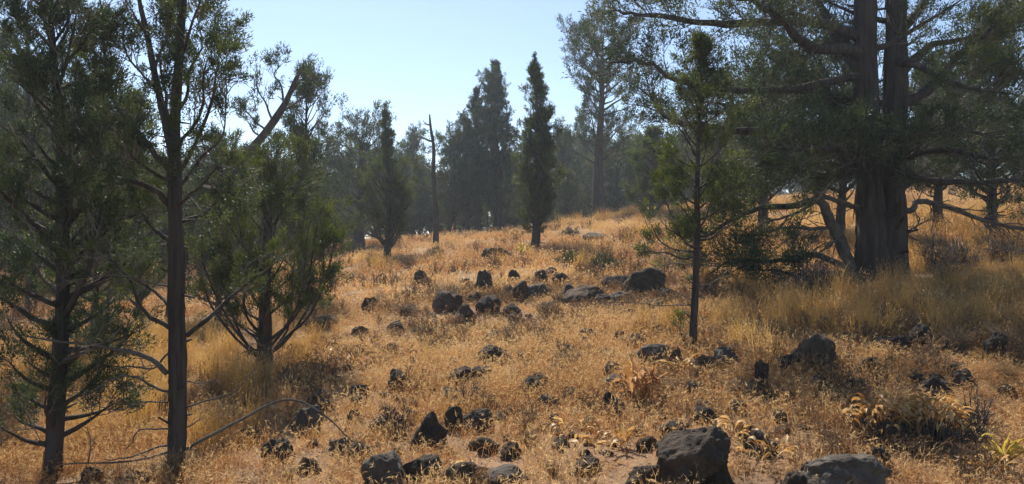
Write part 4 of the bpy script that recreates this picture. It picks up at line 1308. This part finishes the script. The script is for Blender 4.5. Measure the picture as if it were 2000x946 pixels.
TUFT = [tuft_mesh(v) for v in range(4)]
TL = [(795, 616, 70, 34, 'wide grey brown grass hummock on the left slope above the pointed stone'),
      (738, 598, 36, 36, 'dark grass tuft beside the small dark upright stone'),
      (832, 660, 54, 38, 'grey brown grass tuft uphill of the little pointed stone'),
      (650, 566, 40, 52, 'tall grey grass tuft at the right skirt of the bushy juniper'),
      (1070, 618, 70, 44, 'rounded pale brown grass hummock below the grey topped boulder'),
      (990, 668, 46, 46, 'brownish feathery grass tuft below the middle cluster, left of the dark spiky one'),
      (1054, 668, 46, 38, 'dark spiky grass tuft below the rounded hummock'),
      (1112, 645, 44, 32, 'small dark rounded grass tuft right of the rounded hummock'),
      (1018, 712, 26, 44, 'thin dark upright grass tuft right of the slanting rock row'),
      (1104, 720, 54, 56, 'tall brown weedy grass tuft between slanting row and ledge stone'),
      (1034, 870, 50, 46, 'grey grass tuft in the lower centre below the dark angular rock'),
      (880, 588, 50, 60, 'reddish brown grass tuft behind the grass capped mound'),
      (1090, 596, 46, 40, 'dark grass tuft between grey topped boulder and pale tilted slab'),
      (1440, 775, 70, 50, 'grey mat of old grass below the grey rounded rock'),
      (490, 800, 60, 60, 'dark old grass under the bushy juniper, left of its trunk'),
      (575, 770, 80, 70, 'dark old grass clump in the shade right of the bushy juniper trunk'),
      (630, 790, 50, 40, 'dull brown grass clump between the bushy juniper and arching branch'),
      (1580, 600, 60, 36, 'shaded old grass by the left foot of the largest tree'),
      (1850, 560, 90, 70, 'tall shaded grass clump right of the largest trunk'),
      (1925, 610, 100, 90, 'largest shaded grass clump near the right edge'),
      (1810, 620, 90, 80, 'shaded grass clump in front right of the largest trunk'),
      (1960, 690, 80, 80, 'dark grass clump beside the black shaded rock'),
      (1870, 690, 80, 70, 'dark grass clump behind the right straw mound'),
      (340, 950, 90, 90, 'old grass gathered round the foot of the long bare trunk'),
      (690, 548, 34, 22, 'small grey tuft on the upper left slope'),
      (905, 840, 34, 30, 'brown tuft behind the rock right of the pyramid'),
      (1300, 770, 44, 40, 'brown weed tuft right of the upright orange plant'),
      (1545, 790, 50, 50, 'brown weed tuft below the angled boulder'),
      (560, 945, 50, 40, 'brown tuft at the bottom edge right of the dark squat rock'),
      (1080, 930, 50, 40, 'brown tuft at the bottom edge right of the flat grey rock')]
for q, (px, py, w_, h_, lab) in enumerate(TL):
    b = hit(px, min(py, 938)); k = b.y / FPX
    r = tag(link('grass_tuft', TUFT[q % 4], None, b), lab, 'grass tuft', 'dull old bunchgrass tufts')
    r.scale = (w_ * k * .95, w_ * k * .8, h_ * k * 1.0)
    r.rotation_euler = (0, 0, q * 1.7)

# ------------------------------------------------------------------ dry grass: nobody could count it


def clump(name, v, n, rad, h0, h1, bw, lean, seed_n, mats, bend=.5, litter=0):
    rng = np.random.default_rng(900 + v)
    a = rng.random(n) * 6.283
    base = np.stack([rng.normal(size=n) * rad * .55, rng.normal(size=n) * rad * .55, np.full(n, -.03)], 1)
    L = rng.uniform(h0, h1, n)
    e = np.abs(rng.normal(size=n)) * lean
    d = np.stack([np.cos(a) * np.sin(e), np.sin(a) * np.sin(e), np.cos(e)], 1)
    mid_ = base + d * (L * .6)[:, None]
    d2 = unit(d + np.stack([np.cos(a), np.sin(a), -.5 * np.ones(n)], 1) * (rng.random((n, 1)) * bend))
    end = mid_ + d2 * (L * .45)[:, None]
    s = unit(np.cross(d, rng.normal(size=(n, 3))))
    V = np.stack([base - s * bw, base + s * bw, mid_ + s * bw * .8, mid_ - s * bw * .8, end], 1).reshape(-1, 3)
    b = (np.arange(n) * 5)[:, None]
    fs = [b + np.array([[0, 1, 2, 3]]), b + np.array([[3, 2, 4]])]; mi = [0, 0]
    if seed_n:
        m = int(n * .55); kk = m * seed_n
        o = np.repeat(end[:m], seed_n, 0) - np.repeat(d2[:m], seed_n, 0) * (rng.random((kk, 1)) * .35 * np.repeat(L[:m], seed_n)[:, None] * .4)
        dd = unit(np.repeat(d2[:m], seed_n, 0) * .6 + rng.normal(size=(kk, 3)) * .5 + np.array([0, 0, -.25]))
        ss = unit(np.cross(dd, rng.normal(size=(kk, 3))))
        l = rng.uniform(.014, .03, (kk, 1)); wv = bw * 1.9
        V2 = np.stack([o - ss * wv, o + ss * wv, o + dd * l], 1).reshape(-1, 3)
        fs.append(np.arange(3 * kk).reshape(-1, 3) + len(V)); mi.append(1); V = np.concatenate([V, V2])
    me = build_mesh(name, V, fs, mats, mi, smooth=False)
    return bpy.data.objects.new(name, me)          # source for the geometry nodes; never linked


def scatter(name, label, pts, rot, scl, tint, idx, sources):
    me = bpy.data.meshes.new(name)
    me.vertices.add(len(pts)); me.vertices.foreach_set('co', np.asarray(pts, np.float32).ravel())
    for nm, ty, val in (('rot', 'FLOAT_VECTOR', rot), ('scl', 'FLOAT_VECTOR', scl), ('tint', 'FLOAT', tint), ('idx', 'INT', idx)):
        at_ = me.attributes.new(nm, ty, 'POINT')
        at_.data.foreach_set('vector' if ty == 'FLOAT_VECTOR' else 'value', np.asarray(val, np.int32 if ty == 'INT' else np.float32).ravel())
    me.update()
    o = link(name, me)
    G = bpy.data.node_groups.new(name + '_scatter', 'GeometryNodeTree')
    G.interface.new_socket('Geometry', in_out='INPUT', socket_type='NodeSocketGeometry')
    G.interface.new_socket('Geometry', in_out='OUTPUT', socket_type='NodeSocketGeometry')
    N, Lk = G.nodes, G.links
    gi, go = N.new('NodeGroupInput'), N.new('NodeGroupOutput')
    j = N.new('GeometryNodeJoinGeometry')
    for s_ in reversed(sources):
        ti = N.new('GeometryNodeGeometryToInstance')
        if isinstance(s_, (list, tuple)):
            jj = N.new('GeometryNodeJoinGeometry')
            for ob in s_:
                oi = N.new('GeometryNodeObjectInfo'); oi.inputs['Object'].default_value = ob
                Lk.new(oi.outputs['Geometry'], jj.inputs[0])
            Lk.new(jj.outputs[0], ti.inputs[0])
        else:
            oi = N.new('GeometryNodeObjectInfo'); oi.inputs['Object'].default_value = s_
            Lk.new(oi.outputs['Geometry'], ti.inputs[0])
        Lk.new(ti.outputs[0], j.inputs[0])
    ip = N.new('GeometryNodeInstanceOnPoints')
    Lk.new(gi.outputs[0], ip.inputs['Points']); Lk.new(j.outputs[0], ip.inputs['Instance'])
    ip.inputs['Pick Instance'].default_value = True

    def na(nm, ty):
        x = N.new('GeometryNodeInputNamedAttribute'); x.data_type = ty; x.inputs['Name'].default_value = nm
        return x.outputs['Attribute']
    Lk.new(na('idx', 'INT'), ip.inputs['Instance Index'])
    er = N.new('FunctionNodeEulerToRotation'); Lk.new(na('rot', 'FLOAT_VECTOR'), er.inputs[0]); Lk.new(er.outputs[0], ip.inputs['Rotation'])
    Lk.new(na('scl', 'FLOAT_VECTOR'), ip.inputs['Scale'])
    Lk.new(ip.outputs[0], go.inputs[0])
    md = o.modifiers.new('scatter', 'NODES'); md.node_group = G
    return tag(o, label, 'grass', kind='stuff')


CH = [clump('cheatgrass_source', v, 64, .13, .055, .165, .0012, .50, 4, [M_CHEAT, M_SEED], 1.1) for v in range(6)]
CHF = [clump('far_cheatgrass_source', 20 + v, 46, .20, .07, .19, .0040, .45, 2, [M_CHEAT, M_SEED], 1.0) for v in range(4)]
BG = [clump('bunchgrass_source', 40 + v, 110, .10, .22, .46, .0015, .20, 1, [M_BUNCH, M_SEED], .5) for v in range(4)]
BGF = [clump('far_bunchgrass_source', 60 + v, 70, .16, .22, .44, .0038, .22, 1, [M_BUNCH, M_SEED], .5) for v in range(3)]


def field(n, d0, d1, power, seed, half=.78):
    rng = np.random.default_rng(seed)
    t = rng.random(n)
    y = (d0 ** power + t * (d1 ** power - d0 ** power)) ** (1 / power)
    x = rng.uniform(-half, half, n) * (y + 1.0)
    return x, y, rng


def avoid(x, y, grow_=.6):
    keep = np.ones(len(x), bool); near = np.ones(len(x))
    for (rx, ry, a, b_, h) in ROCKS:
        q = ((x - rx) / (a + .02)) ** 2 + ((y - ry) / (b_ + .02)) ** 2
        keep &= q > grow_
        # low grass right in front of a stone that stands clear of it
        fr = (np.abs(x - rx) < a * 1.05) & (y < ry) & (y > ry - b_ - .45)
        near = np.where(fr, np.minimum(near, .8), near)
    for (rx, ry, a, b_) in PLANTS:
        q = ((x - rx) / a) ** 2 + ((y - ry) / b_) ** 2
        keep &= q > 1
        fr = (np.abs(x - rx) < a) & (y < ry) & (y > ry - b_ - .4)
        near = np.where(fr, np.minimum(near, .6), near)
    return keep, near


def patch(x, y, seed, f=.6):
    return noise3(np.stack([x, y, np.zeros_like(x)], 1), f, seed, 3)


def lay(x, y, rng, srcs, smin, smax, tint, seed, hz=None, tall=False):
    keep, near = avoid(x, y, 1.6 if tall else .6)
    if tall:
        near = np.where(near < 1, .35, 1.0)
    if hz is None:
        hz = np.ones(len(x))
    x, y, tint, near, hz = x[keep], y[keep], tint[keep], near[keep], hz[keep]
    n = len(x)
    z = ground(x, y)
    s = rng.uniform(smin, smax, n)
    scl = np.stack([s, s, s * near * hz * rng.uniform(.8, 1.2, n)], 1)
    rot = np.stack([rng.normal(size=n) * .14, rng.normal(size=n) * .14, rng.random(n) * 6.283], 1)
    return np.stack([x, y, z], 1), rot, scl, np.clip(tint, 0, 1), rng.integers(0, len(srcs), n)


# cheatgrass near, then far
x, y, rng = field(11000, 3.6, 11.5, 1.35, 1)
t = .46 + .65 * patch(x, y, 3, 1.1) + rng.normal(size=len(x)) * .16
h = np.clip(1.0 + .55 * patch(x, y, 5, 1.2), .4, 1.7)
k = (patch(x, y, 57, 1.7) < .22) | (rng.random(len(x)) < .3)
x, y, t, h = x[k], y[k], t[k], h[k]
scatter('near_cheatgrass', 'short reddish dry cheatgrass covering the near slope', *lay(x, y, rng, CH, .8, 1.25, t, 1, h), CH)
x, y, rng = field(16000, 11.0, 54, 1.5, 2, .85)
t = .5 + .6 * patch(x, y, 3, .8) + rng.normal(size=len(x)) * .16
h = np.clip(1.0 + .35 * patch(x, y, 5, .9), .5, 1.6)
scatter('far_cheatgrass', 'dry orange cheatgrass covering the far slope', *lay(x, y, rng, CHF, .9, 1.5, t, 2, h), CHF)

# brown dead forbs: sparse dark stalks that mottle the straw


def forb(name, v, n, m, wd, hh):
    rng = np.random.default_rng(1300 + v)
    a = rng.random(n) * 6.283; e = np.abs(rng.normal(size=n)) * .5
    P0 = np.stack([rng.normal(size=n) * .05, rng.normal(size=n) * .05, np.full(n, -.02)], 1)
    D = np.stack([np.cos(a) * np.sin(e), np.sin(a) * np.sin(e), np.cos(e)], 1)
    E = P0 + D * rng.uniform(.4, 1.0, (n, 1)) * hh
    A, B, r0, r1 = [P0], [E], [np.full(n, wd)], [np.full(n, wd * .6)]
    for _ in range(4):
        o = P0 + (E - P0) * rng.uniform(.3, 1, (n, 1))
        A.append(o); B.append(o + unit(D + rng.normal(size=(n, 3)) * .8) * hh * rng.uniform(.1, .3, (n, 1)))
        r0.append(np.full(n, wd * .6)); r1.append(np.full(n, wd * .35))
    V, F = twigs(np.concatenate(A), np.concatenate(B), np.concatenate(r0), np.concatenate(r1))
    tc = np.concatenate(B); V2, F2, t = leaves(tc, unit(tc + .01), .012, 3, .02 * hh / .16, .007 * hh / .16, rng)
    return bpy.data.objects.new(name, build_mesh(name, np.concatenate([V, V2]), [F, F2 + len(V)], [m], [0, 0], smooth=False))


M_FORB = leafy('brown_dead_forb', [(0, (.12, .075, .042)), (1, (.33, .19, .09))], atype='INSTANCER', trans=.25)
FB = [forb('forb_source', v, 16, M_FORB, .0016, .17) for v in range(4)]
FBF = [forb('far_forb_source', 10 + v, 14, M_FORB, .004, .20) for v in range(3)]
x, y, rng = field(4200, 3.6, 11.5, 1.35, 31)
k = rng.random(len(x)) < np.clip(patch(x, y, 41, 1.3) * 1.3 + .0, .04, .6); x, y = x[k], y[k]
scatter('near_dead_forbs', 'sparse brown dead forbs mixed through the near straw', *lay(x, y, rng, FB, .7, 1.4, rng.random(len(x)), 7), FB)
x, y, rng = field(5000, 11.0, 50, 1.5, 32, .85)
k = rng.random(len(x)) < np.clip(patch(x, y, 41, 1.0) * 1.4 + .05, .03, .7); x, y = x[k], y[k]
scatter('far_dead_forbs', 'sparse brown dead forbs mixed through the far straw', *lay(x, y, rng, FBF, .8, 1.6, rng.random(len(x)), 8), FBF)

# taller golden bunchgrass in patches
def in_patch(x, y):
    """How likely golden bunchgrass is: patches on the ground."""
    v = np.where(y > 9, np.clip(patch(x, y, 17, .55) * 1.0 - .6, 0, .08), 0)
    for (px, py, rx, ry, wgt) in ((1465, 650, .6, .6, 1.0), (1700, 655, .45, .5, 1.0), (1900, 600, 1.5, 1.5, .9), (1560, 470, 2.6, 4.0, .8), (1880, 430, 4, 7, .8),
                                  (380, 760, 1.0, 1.2, .5), (430, 860, .6, .5, .3), (760, 520, 2, 2, .35), (1250, 410, 3, 5, .8), (700, 800, .6, .6, .15), (230, 700, 1.5, 2, .5)):
        b = hit(px, py)
        v = np.maximum(v, wgt * np.exp(-(((x - b.x) / rx) ** 2 + ((y - b.y) / ry) ** 2)))
    return v


x, y, rng = field(6500, 3.8, 12.5, 1.5, 5)
k = rng.random(len(x)) < in_patch(x, y) * .5
x, y = x[k], y[k]
t = .5 + .4 * patch(x, y, 23) + rng.normal(size=len(x)) * .15
scatter('near_bunchgrass', 'tall golden bunchgrass in patches on the near slope', *lay(x, y, rng, BG, .7, 1.1, t, 3, tall=True), BG)
x, y, rng = field(9000, 12.0, 54, 1.5, 6, .85)
k = rng.random(len(x)) < in_patch(x, y) * .8
x, y = x[k], y[k]
t = .5 + .4 * patch(x, y, 23) + rng.normal(size=len(x)) * .15
scatter('far_bunchgrass', 'tall golden bunchgrass in patches toward the crest', *lay(x, y, rng, BGF, .7, 1.15, t, 4), BGF)

print('TRIS', sum(len(o.data.polygons) for o in SC.objects if o.type == 'MESH'))
rb_ = scatter('stone_rubble', 'small dark broken stones strewn uncounted through the dry grass', RUB[0], RUB[1], RUB[2], [0.5] * len(RUB[0]), [q % 8 for q in range(len(RUB[0]))],
              [bpy.data.objects.new('rubble_source', m_) for m_ in STONE])
rb_['category'] = 'stones'
wd = scatter('far_woods', 'dark mass of distant junipers closing the view behind the crest', [q[0] for q in W_PL], [(0, 0, q[1]) for q in W_PL], [q[2] for q in W_PL],
             [0.5] * len(W_PL), [q[3] for q in WOODS], [list(p.children) for p in PROTO])
wd['category'] = 'woods'
# ------------------------------------------------------------------ smoky air
HZ = 0.0014
m, N, Lk = mat('smoky_air')
pv = N.new('ShaderNodeVolumePrincipled')
pv.inputs['Color'].default_value = (.76, .87, 1.0, 1)
pv.inputs['Density'].default_value = HZ
pv.inputs['Anisotropy'].default_value = .45
om = N.new('ShaderNodeOutputMaterial'); Lk.new(pv.outputs[0], om.inputs['Volume'])
zlo, zhi = float(Zg.min()) - 1.0, 13.0
x0, x1, y0, y1 = float(xx[0]) - 1, float(xx[-1]) + 1, -42.0, 703.0
V = [(a, b_, c) for c in (zlo, zhi) for (a, b_) in ((x0, y0), (x1, y0), (x1, y1), (x0, y1))]
F = np.array([[3, 2, 1, 0], [4, 5, 6, 7], [0, 1, 5, 4], [1, 2, 6, 5], [2, 3, 7, 6], [3, 0, 4, 7]])
hz = link('haze', build_mesh('haze', V, [F], m, smooth=False))
tag(hz, 'thin blue smoke haze hanging over the whole slope', kind='stuff')
